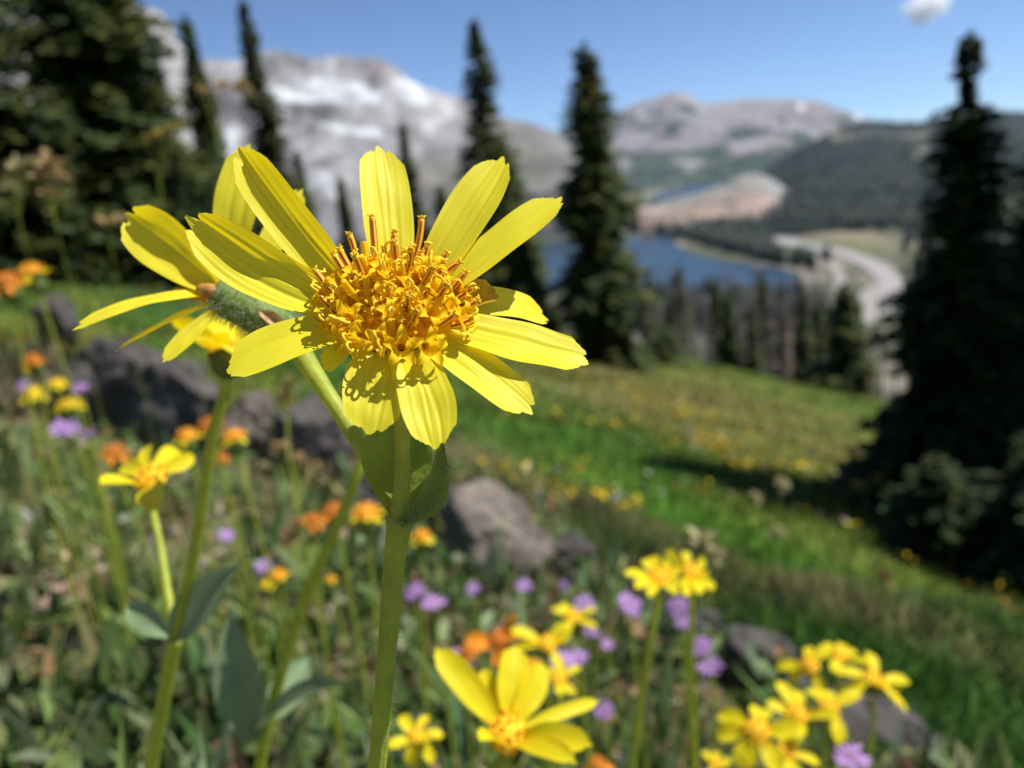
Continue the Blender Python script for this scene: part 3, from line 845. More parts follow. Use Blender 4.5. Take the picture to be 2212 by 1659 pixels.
# ------------------------------------------------------------------ rocks
M_boulder = mat('boulder_stone', (.27, .225, .19), rough=.92, noise=(7, 1.0), col2=(.030, .026, .024), bump=(16, .9, .03), spec=.15)  # near-black second colour deepens the shaded faces in the stone itself
M_boulder2 = mat('boulder_shade_dark', (.14, .128, .118), rough=.92, noise=(8, 1.0), col2=(.016, .014, .015), bump=(22, .9, .02), spec=.15)  # darker stone, its black mottling painted in to stand for deep shade
def boulder(cx, cy, wpx, hpx, label, seed, depth_extra=0.0, m=None, squash=.8, rot=0.0, lift=0.0, name='boulder', group='boulders on the slope'):
    """sits where the ground is seen at (cx, bottom)"""
    g = ground_hit(cx, cy + hpx * .5)
    d = (g @ F) + depth_extra
    g = P(cx, cy + hpx * .5, d)
    sx = wpx * d / FPX / 2; sz = hpx * d / FPX / 2
    nu, nv = 56, 84; V = []
    for i in range(nu):
        a = math.pi * i / (nu - 1)
        for j in range(nv):
            b = 2 * math.pi * j / nv
            V.append((math.sin(a) * math.cos(b), math.sin(a) * math.sin(b), math.cos(a)))
    V = np.array(V); V = np.sign(V) * np.abs(V) ** .62; V /= np.linalg.norm(V, axis=1, keepdims=True) ** .5
    # planar chips: push the sphere flat along random directions, then roughen
    rr = np.random.RandomState(seed)
    dd = np.ones(len(V))
    for k in range(22):
        q = nrm(rr.normal(size=3)); c = rr.uniform(.58, .95)
        s = V @ q; m_ = s > c
        dd = np.where(m_, np.minimum(dd, c / np.maximum(s, 1e-3)), dd)
    dd = dd * (1 + .16 * fbm(V * 1.5 + seed, 4, seed) + .07 * fbm(V * 5 + seed, 4, seed + 3) - .05 * np.abs(fbm(V * 3 + seed, 3, seed + 8)))
    V = V * dd[:, None] * np.array([sx, sx * squash, sz * 1.15])
    c, s = math.cos(rot), math.sin(rot)
    V = V @ np.array([[c, 0, s], [0, 1, 0], [-s, 0, c]]).T
    ctr = P(cx, cy + hpx * .1, d + sx * squash * .2)
    gz = float(ground_z(ctr[0], ctr[1]))
    root_loc = np.array([ctr[0], ctr[1], gz])
    o = mesh_obj(name, V + (ctr - root_loc), grid_faces(nu, nv, True), m or M_boulder)
    o.location = tuple(root_loc)
    tag(o, label, 'rock', group)
    return o
boulder(1075, 1150, 320, 240, 'large brown boulder with a black shaded face right of the main stem', 1, rot=.45)
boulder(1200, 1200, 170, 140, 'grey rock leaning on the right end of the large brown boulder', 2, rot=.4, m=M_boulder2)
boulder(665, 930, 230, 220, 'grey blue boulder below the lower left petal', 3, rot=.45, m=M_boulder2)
boulder(545, 900, 170, 190, 'rounded grey boulder behind the stem of the left plant', 4, rot=.2)
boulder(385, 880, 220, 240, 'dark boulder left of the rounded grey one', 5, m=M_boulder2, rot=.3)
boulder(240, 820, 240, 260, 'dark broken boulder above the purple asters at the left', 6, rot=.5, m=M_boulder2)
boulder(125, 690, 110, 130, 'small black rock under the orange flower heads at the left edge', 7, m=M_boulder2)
boulder(1325, 1243, 100, 34, 'small flat tan stone between the brown boulder and the yellow pair', 8)
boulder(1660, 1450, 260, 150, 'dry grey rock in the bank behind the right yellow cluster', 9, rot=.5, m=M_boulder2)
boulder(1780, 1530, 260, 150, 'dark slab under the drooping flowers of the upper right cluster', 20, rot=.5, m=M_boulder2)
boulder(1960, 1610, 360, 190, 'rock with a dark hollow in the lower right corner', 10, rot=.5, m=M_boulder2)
boulder(2130, 1650, 200, 90, 'pale stone at the bottom right corner', 11, rot=.3, m=M_boulder)
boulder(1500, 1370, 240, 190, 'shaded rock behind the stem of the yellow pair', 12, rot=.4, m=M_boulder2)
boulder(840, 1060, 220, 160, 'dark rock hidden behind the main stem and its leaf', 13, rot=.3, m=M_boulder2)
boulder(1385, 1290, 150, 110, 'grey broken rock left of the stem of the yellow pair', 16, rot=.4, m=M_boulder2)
boulder(1590, 1400, 150, 90, 'tan block of stone above the lower right yellow flowers', 17, rot=.4)
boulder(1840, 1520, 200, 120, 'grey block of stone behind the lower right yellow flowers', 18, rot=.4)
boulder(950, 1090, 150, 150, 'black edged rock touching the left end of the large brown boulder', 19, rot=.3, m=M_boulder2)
boulder(20, 432, 90, 26, 'pale low rock at the foot of the massive left spruce', 14, m=M_boulder)
boulder(230, 486, 110, 30, 'tan log shaped rock on the meadow under the left spruces', 15, m=M_boulder)

# ------------------------------------------------------------------ turf and ground cover (stuff)
def blades(name, roots, hts, wid, cols, lean, label, cat='grass', m=None, bend=.5):
    n = len(roots)
    an = rs.rand(n) * 6.283; wd = np.stack([np.cos(an), np.sin(an), np.zeros(n)], -1)
    la = rs.rand(n) * 6.283; ld = np.stack([np.cos(la), np.sin(la), np.zeros(n)], -1) * (lean * rs.rand(n))[:, None]
    V = np.empty((n, 5, 3)); w = (wid)[:, None]; h = hts[:, None]
    mid = roots + (UP * .55 + ld * .35) * h; tip = roots + (UP * (1 - .25 * lean * rs.rand(n))[:, None] + ld * (1 + bend)) * h
    V[:, 0] = roots - wd * w * .5; V[:, 1] = roots + wd * w * .5
    V[:, 2] = mid + wd * w * .5; V[:, 3] = mid - wd * w * .5; V[:, 4] = tip
    b = (np.arange(n) * 5)[:, None]
    q = b + np.array([[0, 1, 2, 3]]); t = b + np.array([[3, 2, 4]])
    o = mesh_obj(name, V.reshape(-1, 3), [q, t], m or M_cols, smooth=False, cols=np.repeat(cols, 5, 0))
    return tag(o, label, cat, None, 'stuff')

def scatter(n, r0, r1, a0=-46, a1=46):
    r = np.exp(rs.uniform(math.log(r0), math.log(r1), n)); a = np.radians(rs.uniform(a0, a1, n))
    x = r * np.sin(a); y = r * np.cos(a)
    return np.stack([x, y, ground_z(x, y)], -1)

def palette(n, cs, ws, jit=.25):
    c = np.array(cs)[rs.choice(len(cs), n, p=np.array(ws) / sum(ws))]
    return np.clip(c * (1 + jit * rs.randn(n, 1)) * (1 + .08 * rs.randn(n, 3)), .005, .9)

def bank(v):
    X, Y, z = proj(v)
    return np.where(z > .2, sstep(40, -40, Y - (1235 + .66 * (X - 1270))) * sstep(1180, 1320, X), 0)
BARE = [(ground_hit(a, b), r) for a, b, r in ((745, 1560, .07), (330, 1230, .13), (470, 1180, .10), (560, 1330, .08), (690, 1400, .07), (1000, 1540, .07), (140, 1480, .07), (1500, 1560, .10), (820, 1500, .06), (60, 1300, .1), (1320, 1600, .06))]
def near_mask(v, thr, seed=201, sc=3.2):
    k = fbm(v * np.array([sc, sc, 0]), 3, seed) > thr
    for g, r in BARE: k &= (np.hypot(v[:, 0] - g[0], v[:, 1] - g[1]) > r * (1 + .5 * vnoise(v * 20, 5)))
    return k & (bank(v) < .5 * np.ones(len(v)))

# close turf on the knoll
v = scatter(20000, .33, 4.2); k = near_mask(v, -.1) | ((rs.rand(len(v)) < .05) & (bank(v) < .5)); v = v[k]; n = len(v)
blades('grass', v, rs.uniform(.03, .10, n), rs.uniform(.002, .006, n), palette(n, [(.10, .145, .03), (.15, .17, .045), (.28, .21, .09), (.07, .11, .03), (.30, .18, .10)], [4, 3, 2, 2, 1.4]), 1.0, 'short mixed grass among the wildflowers on the near slope')
# broad leaves low down, held at all angles
def leaves(name, roots, ln, wd, cols, label):
    n = len(roots); an = rs.rand(n) * 6.283; el = rs.uniform(.1, 1.35, n)
    d = np.stack([np.cos(an) * np.cos(el), np.sin(an) * np.cos(el), np.sin(el)], -1)
    s_ = nrm(np.cross(d, rs.normal(size=(n, 3)) * .5 + UP)); u_ = np.cross(s_, d)
    ln = ln[:, None]; wd = wd[:, None]; V = np.empty((n, 8, 3))
    V[:, 0] = roots; V[:, 7] = roots + d * ln - UP * ln * .18
    for i, (t, w, dz) in enumerate(((.3, .42, .03), (.68, .46, .01))):
        c = roots + d * ln * t - UP * ln * t * t * .12
        V[:, 1 + i * 3] = c - s_ * wd * w + u_ * wd * .18; V[:, 2 + i * 3] = c - u_ * wd * .04; V[:, 3 + i * 3] = c + s_ * wd * w + u_ * wd * .18
    b = (np.arange(n) * 8)[:, None]
    q = np.concatenate([b + np.array([[1, 2, 5, 4]]), b + np.array([[2, 3, 6, 5]])], 0)
    t = np.concatenate([b + np.array([x]) for x in ([[0, 2, 1]], [[0, 3, 2]], [[4, 5, 7]], [[5, 6, 7]])], 0)
    o = mesh_obj(name, V.reshape(-1, 3), [q, t.reshape(-1, 3)], M_cols, smooth=True, cols=np.repeat(cols, 8, 0))
    return tag(o, label, 'foliage', None, 'stuff')
v = scatter(12000, .33, 2.9, -44, 44); k = near_mask(v, -.05, 205, 4) | ((rs.rand(len(v)) < .06) & (bank(v) < .5)); v = v[k]; n = len(v)
v[:, 2] += rs.uniform(0, .05, n)
leaves('leaves', v, rs.uniform(.025, .085, n), rs.uniform(.009, .024, n), palette(n, [(.12, .18, .05), (.18, .235, .12), (.06, .11, .025), (.23, .25, .11), (.30, .17, .09)], [4, 2.4, 3, 1, .6]), 'low broad leaves of wildflowers covering the near slope')
v = scatter(2600, .36, 2.2, -46, 44); k = near_mask(v, -.1, 231, 5); v = v[k]; n = len(v)
blades('leaves', v, rs.uniform(.06, .15, n), rs.uniform(.007, .018, n), palette(n, [(.12, .19, .06), (.20, .27, .14), (.08, .14, .03), (.24, .27, .09), (.30, .24, .11)], [4, 3, 2, 2, .6]), .5, 'taller upright lance shaped leaves standing in the near growth', 'foliage', bend=.2)
# litter
v = scatter(6000, .35, 3.5); n = len(v)
blades('litter', v + UP * .004, rs.uniform(.005, .03, n), rs.uniform(.006, .018, n), palette(n, [(.34, .25, .17), (.42, .34, .25), (.22, .13, .07), (.30, .27, .24)], [3, 2, 2, 2]), 2.4, 'dry leaves and chips of stone on the bare soil', 'litter')
# meadow turf
v = np.concatenate([scatter(90000, 2.6, 34, -48, 48), (lambda q: q[bank(q) > .4])(scatter(60000, .8, 2.6, 0, 48))]); n = len(v); gc = ground_colour(v)
rr_ = np.hypot(v[:, 0], v[:, 1])
blades('grass', v, rs.uniform(.05, .13, n) * (1 + rr_ * .02) * sstep(-1.5, 3, rr_), rs.uniform(.006, .014, n) * (1 + rr_ * .06), np.clip(gc * (1 + .35 * rs.randn(n, 1)), .01, .8), .7, 'green and straw coloured grass of the sunny meadow', m=M_cols)
# flower specks in the meadow
v = scatter(2600, 3.6, 30, -46, 40); X, Y, _ = proj(v)
den = fbm(v * np.array([.5, .9, 0]), 3, 401)
k = (den > .0) ; v = v[k]; n = len(v)
blades('meadow_flowers', v + UP * .10, rs.uniform(.02, .05, n), rs.uniform(.02, .05, n) * (1 + .02 * np.hypot(v[:, 0], v[:, 1])), palette(n, [(.75, .50, .02), (.70, .33, .02), (.55, .52, .55), (.5, .42, .30)], [6, 2, 1.2, 1.5]), 1.5, 'specks of yellow and whitish flowers all over the meadow', 'flowers')
v = []
for (x0, y0, x1, y1, n, sp) in ((1000, 820, 1950, 1100, 160, 22), (1230, 800, 1560, 930, 90, 16), (1500, 960, 1700, 1060, 80, 16), (0, 468, 240, 486, 160, 5), (1080, 1040, 1400, 1130, 60, 16), (1700, 1020, 1940, 1060, 60, 14), (1960, 960, 2040, 950, 30, 8)):
    for q in range(n):
        u = rs.rand(); a, b = x0 + (x1 - x0) * u + rs.randn() * 12, y0 + (y1 - y0) * u + rs.randn() * sp
        g = ground_hit(a, b, False)
        if np.linalg.norm(g) < 45 and np.linalg.norm(g) > 3: v.append(g)
v = np.array(v); n = len(v)
blades('meadow_flowers', v + UP * .08, rs.uniform(.03, .07, n), rs.uniform(.03, .06, n) * (1 + .03 * np.hypot(v[:, 0], v[:, 1])), palette(n, [(.80, .52, .02), (.72, .40, .02), (.5, .46, .44)], [6, 2, 1]), 1.5, 'drifts of yellow flowers in bands across the meadow', 'flowers')

# ------------------------------------------------------------------ hairs
def hairs(pts, nrms, L0, L1, r, parent, off, name='hairs', droop=.2):
    n = len(pts)
    L = rs.uniform(L0, L1, n)[:, None]
    d = nrm(nrms + rs.normal(0, .35, (n, 3)))
    s = nrm(np.cross(d, rs.normal(size=(n, 3)))); t = np.cross(d, s)
    V = np.empty((n, 7, 3))
    for k in range(3):
        an = 2 * math.pi * k / 3; o = (math.cos(an) * s + math.sin(an) * t) * r
        V[:, k] = pts + o
        V[:, 3 + k] = pts + d * L * .55 + o * .7 - UP * (L * droop * .15)
    V[:, 6] = pts + d * L - UP * (L * droop * .5)
    b = (np.arange(n) * 7)[:, None]
    q = np.concatenate([b + np.array([[k, (k + 1) % 3, 3 + (k + 1) % 3, 3 + k]]) for k in range(3)], 0)
    tt = np.concatenate([b + np.array([[3 + k, 3 + (k + 1) % 3, 6]]) for k in range(3)], 0)
    o = mesh_obj(name, V.reshape(-1, 3) - np.asarray(off), [q, tt], M_hair, parent)
    o['kind'] = 'stuff'
    return o

def surf_samples(V, f, n):
    """random points on quads of a mesh with outward normals"""
    f4 = np.array([q for q in f if len(q) == 4])
    a, b, c, d = V[f4[:, 0]], V[f4[:, 1]], V[f4[:, 2]], V[f4[:, 3]]
    nn = np.cross(b - a, d - a); ar = np.linalg.norm(nn, axis=1)
    k = rs.choice(len(f4), n, p=ar / ar.sum())
    u, w = rs.rand(n, 1), rs.rand(n, 1)
    p = (a[k] * (1 - u) + b[k] * u) * (1 - w) + (d[k] * (1 - u) + c[k] * u) * w
    return p, nrm(nn[k])

# ------------------------------------------------------------------ the main plant
def floret_mesh(seed, openness=1.0):
    """tubular disc floret, unit: metres, base at origin, z up; tube, five recurved lobes, curled style"""
    rr = np.random.RandomState(seed); mb = MB()
    mm = .001; H = 2.5 * mm; n = 20
    prof = [(.0, .30), (.5, .34), (.8, .48), (1.0, .74)]
    V = []
    for hh, rad in prof:
        for k in range(n):
            a = 2 * math.pi * k / n
            lob = 1 + (.10 * math.cos(5 * a)) * (hh > .7)
            V.append((rad * mm * lob * math.cos(a), rad * mm * lob * math.sin(a), hh * H))
    mb.add(V, grid_faces(4, n, True))
    for L in range(5):
        a0 = 2 * math.pi * L / 5; nu, nv = 7, 5; V = []
        op = openness * rr.uniform(.7, 1.3); ll = rr.uniform(.85, 1.15)
        for i in range(nu):
            t = i / (nu - 1)
            an = 1.25 - t * 2.6 * op
            # integrate a recurving arc
            r = .72; z = 2.5
            for q in range(int(t * 20)):
                aa = 1.15 - (q / 20) * 2.9 * op
                r += math.cos(aa) * .058 * ll; z += math.sin(aa) * .058 * ll
            wd = (.50 * (1 - t) ** .6 + .04)
            for j in range(nv):
                v = (j / (nv - 1) * 2 - 1)
                x, y = r - .10 * v * v * (1 - t), wd * v
                V.append(((x * math.cos(a0) - y * math.sin(a0)) * mm, (x * math.sin(a0) + y * math.cos(a0)) * mm, (z + .12 * v * v) * mm))
        mb.add(V, grid_faces(nu, nv))
    return mb

def style_mesh(seed):
    rr = np.random.RandomState(seed); mb = MB(); mm = .001
    tall = rr.uniform(.0, .8)
    mb.add(*tube([(0, 0, 1.6 * mm), (0, 0, (2.9 + tall) * mm)], [.17 * mm, .17 * mm], 6, 4))
    a0 = rr.rand() * 6.28
    for s in (0, math.pi):
        pts = []
        for q in range(10):
            t = q / 9; an = math.pi / 2 - t * rr.uniform(3.6, 4.6)
            cx = .46; rad = .42
            x = cx - rad * math.cos(t * 4.3) * 1.0; z = rad * math.sin(t * 4.3)
            pts.append((x * math.cos(a0 + s) * mm, x * math.sin(a0 + s) * mm, (2.85 + tall + z * 1.0) * mm))
        mb.add(*tube(pts, [.13 * mm] * 9 + [.10 * mm], 6))
    return mb

def frame(axis, spin=0.0):
    a = nrm(axis); x = nrm(np.cross(a, [0.3, .9, .2])); y = np.cross(a, x)
    c, s = math.cos(spin), math.sin(spin)
    x2 = x * c + y * s; y2 = -x * s + y * c
    return np.stack([x2, y2, a], 1)

FLOR = [floret_mesh(i, .75 + .12 * i) for i in range(4)]
STY = [style_mesh(i) for i in range(5)]
def as_mesh(mb, name, m):
    o = mb.build(name, m); me = o.data; bpy.data.objects.remove(o); return me
FLOR_ME = [as_mesh(f, 'floret', M_floret) for f in FLOR]
STY_ME = [as_mesh(f, 'style', M_floret_tip) for f in STY]

def inst(name, me, parent, loc, fr, sc):
    o = bpy.data.objects.new(name, me); link(o, parent)
    M = Matrix(((fr[0, 0] * sc, fr[0, 1] * sc, fr[0, 2] * sc, loc[0]), (fr[1, 0] * sc, fr[1, 1] * sc, fr[1, 2] * sc, loc[1]), (fr[2, 0] * sc, fr[2, 1] * sc, fr[2, 2] * sc, loc[2]), (0, 0, 0, 1)))
    o.matrix_local = M
    return o

C0 = P(850, 684, .1005)
VIEW = nrm(ray(850, 684)); UPP = nrm(UP - VIEW * (UP @ VIEW)); RT = np.cross(VIEW, UPP)
AX = nrm(.82 * UPP - .57 * VIEW + .0 * RT)

def stub(pts): return pts
gx, gy = P(790, 1900, .115)[:2]
MAIN = np.array([gx, gy, float(ground_z(gx, gy)) - .01])
plant = empty('arnica_plant', MAIN, 'large bright yellow daisy in sharp focus, hairy stem, second head facing left', 'flower', 'yellow arnicas')
node = P(862, 1122, .1045)
# stem
sp = [MAIN, P(792, 1820, .1135), P(815, 1659, .1115), P(836, 1400, .108), P(851, 1230, .1060), node]
rd = [.0020, .00138, .00122, .00124, .00138, .0016]
sv, sf, sa = tube(sp, rd, 66, 90, rough=.04, ribs=.035)
stem = mesh_obj('stem', sv - MAIN, sf, M_stem, plant, attrs=sa)
p_, n_ = surf_samples(sv, sf, 3600); k = p_[:, 2] > P(800, 1800, .113)[2]
ctr = catmull(sp, 90)
p_, n_ = p_[k], n_[k]
near = ctr[np.argmin(((p_[:, None] - ctr[None]) ** 2).sum(-1), 1)]
nn_ = nrm(p_ - near)
hairs(p_, nn_, .0004, .0014, .000022, stem, MAIN)

head = empty('flower_head', C0 - MAIN, parent=plant)
# stalk of the main head
st = [node, P(868, 1060, .1038), P(869, 960, .1032), P(862, 860, .1034), P(856, 780, .1040), C0 - AX * .004]
tv, tf, ta = tube(st, [.0015, .00105, .00100, .00105, .0014, .0026], 55, 40, rough=.03, ribs=.03)
stalk = mesh_obj('stalk', tv - C0, tf, M_stem, head, attrs=ta)
p_, n_ = surf_samples(tv, tf, 900); ctr = catmull(st, 60)
near = ctr[np.argmin(((p_[:, None] - ctr[None]) ** 2).sum(-1), 1)]
o = hairs(p_, nrm(p_ - near), .0003, .0010, .00002, head, C0, 'stalk_hairs')
# involucre cup
ip = [C0 - AX * .0075, C0 - AX * .0062, C0 - AX * .004, C0 - AX * .0015, C0 - AX * .0002]
iv, if_, ia = tube(ip, [.0015, .0042, .0064, .0070, .0068], 40, 12)
mesh_obj('involucre', iv - C0, if_, M_invol, head, attrs=ia)
# receptacle dome
core = MB()
nu, nv = 14, 40; V = []
Fr = frame(AX)
for i in range(nu):
    t = i / (nu - 1)
    for j in range(nv):
        a = 2 * math.pi * j / nv
        V.append(C0 + Fr @ np.array([0.0070 * t * math.cos(a), .0070 * t * math.sin(a), .0030 * (1 - t * t)]))
mesh_obj('receptacle', np.array(V) - C0, grid_faces(nu, nv, True), M_core, head)

NF = 58; GA = math.pi * (3 - math.sqrt(5))
for i in range(NF):
    u = math.sqrt((i + .6) / NF); a = i * GA
    ou = Fr @ np.array([math.cos(a), math.sin(a), 0])
    pos = C0 + ou * .0065 * u + AX * .0030 * (1 - u * u) + AX * rs.uniform(-.0009, .0006) + rs.normal(0, .0003, 3) + ou * (.0006 if u > .8 else 0)
    dr = nrm(AX + ou * ((.95 if u < .8 else 1.35) * u ** 1.5) + rs.normal(0, .22 if u < .8 else .12, 3))
    sc = (1.10 + .18 * u) * rs.uniform(.78, 1.25)
    fr = frame(dr, rs.rand() * 6.28)
    fl = inst('floret', FLOR_ME[i % 4], head, pos - C0, fr, sc)
    if rs.rand() < .5:
        q = bpy.data.objects.new('style', STY_ME[i % 5]); link(q, fl)

def anther(base, tip, r=.00046, open_=True):
    base = np.asarray(base); tip = np.asarray(tip); d = tip - base
    mb = MB()
    nn = 20; bow = nrm(np.cross(d, VIEW)) * np.linalg.norm(d) * rs.uniform(-.05, .05)
    mb.add(*tube([base - d * .3, base + d * .4 + bow, base + d * .86 + bow * .5, tip], [r * .9, r, r * .95, r * .9], nn, 16))
    o = mb.build('stamen', M_anther if open_ else M_floret, head, C0)
    # pollen-dusted style tips
    m2 = MB(); fr = frame(d, rs.rand() * 6)
    for k in range(7):
        an = k * 2 * math.pi / 7; q = fr @ np.array([math.cos(an), math.sin(an), 0])
        L = rs.uniform(.3, .8) * .001
        m2.add(*tube([tip - nrm(d) * .0003, tip + q * .00028 + nrm(d) * L * .6, tip + q * (.00035 + rs.rand() * .0003) + nrm(d) * L * .8], [.00014, .00013, .00008], 5))
    if open_: 
        t2 = m2.build('anther_tip', M_floret_tip, o, C0)
for (bx, by, tx, ty, dep, op) in (
    (812, 566, 804, 470, .1035, 1), (853, 566, 853, 505, .1035, 1), (897, 545, 910, 474, .1040, 1), (770, 560, 756, 510, .1040, 1),
    (791, 592, 785, 522, .1010, 0), (906, 612, 909, 548, .1005, 1), (930, 590, 964, 548, .1020, 1), (765, 590, 735, 540, .1020, 1),
    (757, 616, 722, 552, .1000, 1), (722, 632, 682, 585, .1000, 1), (720, 669, 690, 637, .0985, 1), (973, 628, 1004, 590, .1010, 1),
    (948, 622, 958, 592, .0998, 1), (999, 670, 1029, 649, .0990, 1), (956, 697, 980, 679, .0958, 1), (915, 657, 922, 615, .0965, 1),
    (950, 600, 990, 568, .1020, 1), (985, 645, 1022, 622, .1000, 1), (985, 700, 1018, 688, .0965, 1), (872, 600, 876, 548, .1010, 1), (820, 610, 812, 556, .1000, 1), (930, 640, 946, 600, .0985, 1), (740, 650, 704, 618, .0985, 1), (780, 640, 760, 596, .0975, 1), (868, 585, 880, 540, .1015, 0), (838, 600, 836, 552, .1005, 0), (795, 640, 790, 600, .0965, 0), (850, 660, 848, 622, .0955, 0)):
    anther(P(bx, by, dep), P(tx, ty, dep - .0003), open_=bool(op))

for k in range(20):
    u = math.sqrt(rs.uniform(.12, 1.0)); a = rs.uniform(0, 6.283); ou = Fr @ np.array([math.cos(a), math.sin(a), 0])
    if ou @ (UPP + RT * .5) < -.45 and k % 3: continue
    b0 = C0 + ou * .0066 * u + AX * (.0024 + .003 * (1 - u * u)); d0 = nrm(AX + ou * .75 * u + rs.normal(0, .12, 3))
    anther(b0, b0 + d0 * rs.uniform(.0024, .0040), open_=(k % 4 != 0))

def main_petal(tx, ty, td, wpx, nh, bulge=.06, side=0.0, seed=0, furrow=.035, cup=.15, fold=0, twist=0, m=None, endcurl=0, r0=.0052, w1=.60, peak=.58, teeth=.030, w0=.50, off=0.0):
    tip = P(tx, ty, td); d = tip - C0; d = nrm(d - AX * (d @ AX)); sd = np.cross(AX, d)
    base = C0 + d * r0 + sd * off - AX * .0004
    w = wpx * td / FPX
    v, f, a = blade(base, tip, nh, w, bulge, side, cup, furrow, teeth, 64, 41, w0=w0, w1=w1, peak=peak, twist=twist, seed=seed, endcurl=endcurl, fold=fold)
    mesh_obj('petal', v - C0, f, m or M_petal, head, attrs=a)
TC = -VIEW
main_petal(818, 317, .1120, 110, nrm(AX + S * .7), .05, 0, 1, .022)                        # top
main_petal(1088, 340, .1105, 108, nrm(AX + S * .9), .06, .02, 2, .022)                                    # upper right
main_petal(1215, 427, .1065, 108, nrm(AX + S * .9), .06, .05, 3, .024)                                    # right upper
main_petal(1078, 638, .1040, 74, nrm(AX + RT * .1 + TC * .5), .10, 0, 4, .05, m=M_petal_old, cup=.5)  # short withered
main_petal(1183, 690, .1110, 92, nrm(UP * .8 + TC * .75), .12, 0, 5, .03)                         # behind, on the right
main_petal(1272, 782, .0985, 140, nrm(AX), .03, .03, 6, .034)                                    # right
main_petal(1150, 892, .0935, 114, nrm(AX), .05, .02, 7, .028, w0=.62)                                    # lower right
main_petal(944, 970, .0900, 122, nrm(AX), .06, -.03, 8, .030, w0=.72)                                    # bottom right
main_petal(800, 938, .0910, 140, nrm(AX + S * .4), .07, .02, 9, .026, w0=.72)                                     # bottom left
main_petal(489, 806, .0960, 152, nrm(AX), .06, .02, 10, .010, w0=.66)                                    # lower left
main_petal(700, 798, .0990, 80, nrm(AX), .0, 0, 14, .03)                                         # sliver below it
main_petal(402, 470, .1020, 122, nrm(TC * 1.0 + UP * .16 + RT * .1), -.05, -.05, 11, .05, cup=.35, twist=.25)        # left
main_petal(516, 320, .1035, 100, nrm(TC * 1.0 - RT * .15 + UP * .02), -.03, -.03, 12, .03, cup=.1, fold=.5)   # upper left

# leaf behind the stalk (cupped), leaf in front right (folded, woolly)
v, f, a = blade(P(860, 1120, .1050), P(856, 860, .1060), nrm(-VIEW + UP * .1), 146 * .1065 / FPX, -.10, 0, .45, .012, 0, 40, 25, w0=.12, w1=.38, peak=.48, seed=21)
leafA = mesh_obj('leaf', v - MAIN, f, M_leaf_top, plant, attrs=a)
v, f, a = blade(P(868, 1130, .1035), P(958, 950, .1010), nrm(-RT * .55 - VIEW * .9 + UP * .2), 60 * .102 / FPX, -.05, .20, .2, .02, 0, 40, 21, w0=.30, w1=.12, peak=.5, seed=22, fold=.5)
leafB = mesh_obj('leaf', v - MAIN, f, M_leaf_top, plant, attrs=a)
p_, n_ = surf_samples(v, f, 700)
hairs(p_, n_ * np.sign(rs.randn(len(p_), 1)), .0006, .0018, .000026, leafB, MAIN)
# swollen node
nv_, nf_, na_ = tube([node - UP * .0016, node - UP * .0004, node + UP * .0010], [.0015, .00185, .0013], 16, 8)
mesh_obj('node', nv_ - MAIN, nf_, M_stem, plant, attrs=na_)

# ---- second head, facing left, at the end of its own stalk
D2 = .127
C2 = P(468, 634, D2); B2 = P(628, 716, D2)
head2 = empty('flower_head', C2 - MAIN, parent=plant)
s2 = [node, P(852, 1090, .1090), P(812, 1020, .1135), P(772, 950, .117), P(700, 840, .121), P(655, 770, .125), P(626, 716, D2)]
v, f, a = tube(s2, [.0012, .0012, .0012, .0012, .0013, .0017, .0026], 14, 50)
stalk2 = mesh_obj('stalk', v - C2, f, M_stem, head2, attrs=a)
i2 = [P(632, 722, D2), P(600, 700, D2), P(555, 676, D2), P(505, 652, D2), P(470, 637, D2)]
v, f, a = tube(i2, [.0018, .0029, .0034, .0033, .0026], 28, 30, rough=.06)
inv2 = mesh_obj('involucre', v - C2, f, mat('bract_pale_green', (.17, .24, .06), rough=.7, noise=(500, .35), bump=(1500, .8, .0003)), head2, attrs=a)
p_, n_ = surf_samples(v, f, 1500); ctr = catmull(i2, 60)
near = ctr[np.argmin(((p_[:, None] - ctr[None]) ** 2).sum(-1), 1)]
hairs(p_, nrm(p_ - near), .0008, .0022, .00003, head2, C2, 'involucre_hairs')
def petal2(bx, by, bd, tx, ty, td, wpx, nh, bulge=.04, seed=0, m=None, **kw):
    v, f, a = blade(P(bx, by, bd), P(tx, ty, td), nh, wpx * (bd + td) / 2 / FPX, bulge, 0, kw.pop('cup', .2), kw.pop('furrow', .04), .04, 44, 21, w0=.4, w1=.5, seed=seed, **kw)
    mesh_obj('petal', v - C2, f, m or M_petal, head2, attrs=a)
TL = nrm(TC - RT * .1)
petal2(470, 618, D2, 272, 462, .128, 118, TL, -.05, 31, fold=.25)
petal2(492, 612, .129, 536, 310, .131, 92, TL, .05, 32)
petal2(540, 610, .130, 652, 408, .136, 60, TL, .0, 37)
petal2(462, 636, D2, 160, 712, .118, 80, nrm(UP * .97 + TC * .22), .07, 33, cup=.1)
petal2(460, 655, D2, 250, 758, .121, 70, nrm(UP * .8 + TC * .10 - RT * .3), .03, 34, cup=.1)
petal2(468, 672, .125, 352, 782, .120, 42, nrm(UP * .5 + TC * .8), .03, 35)
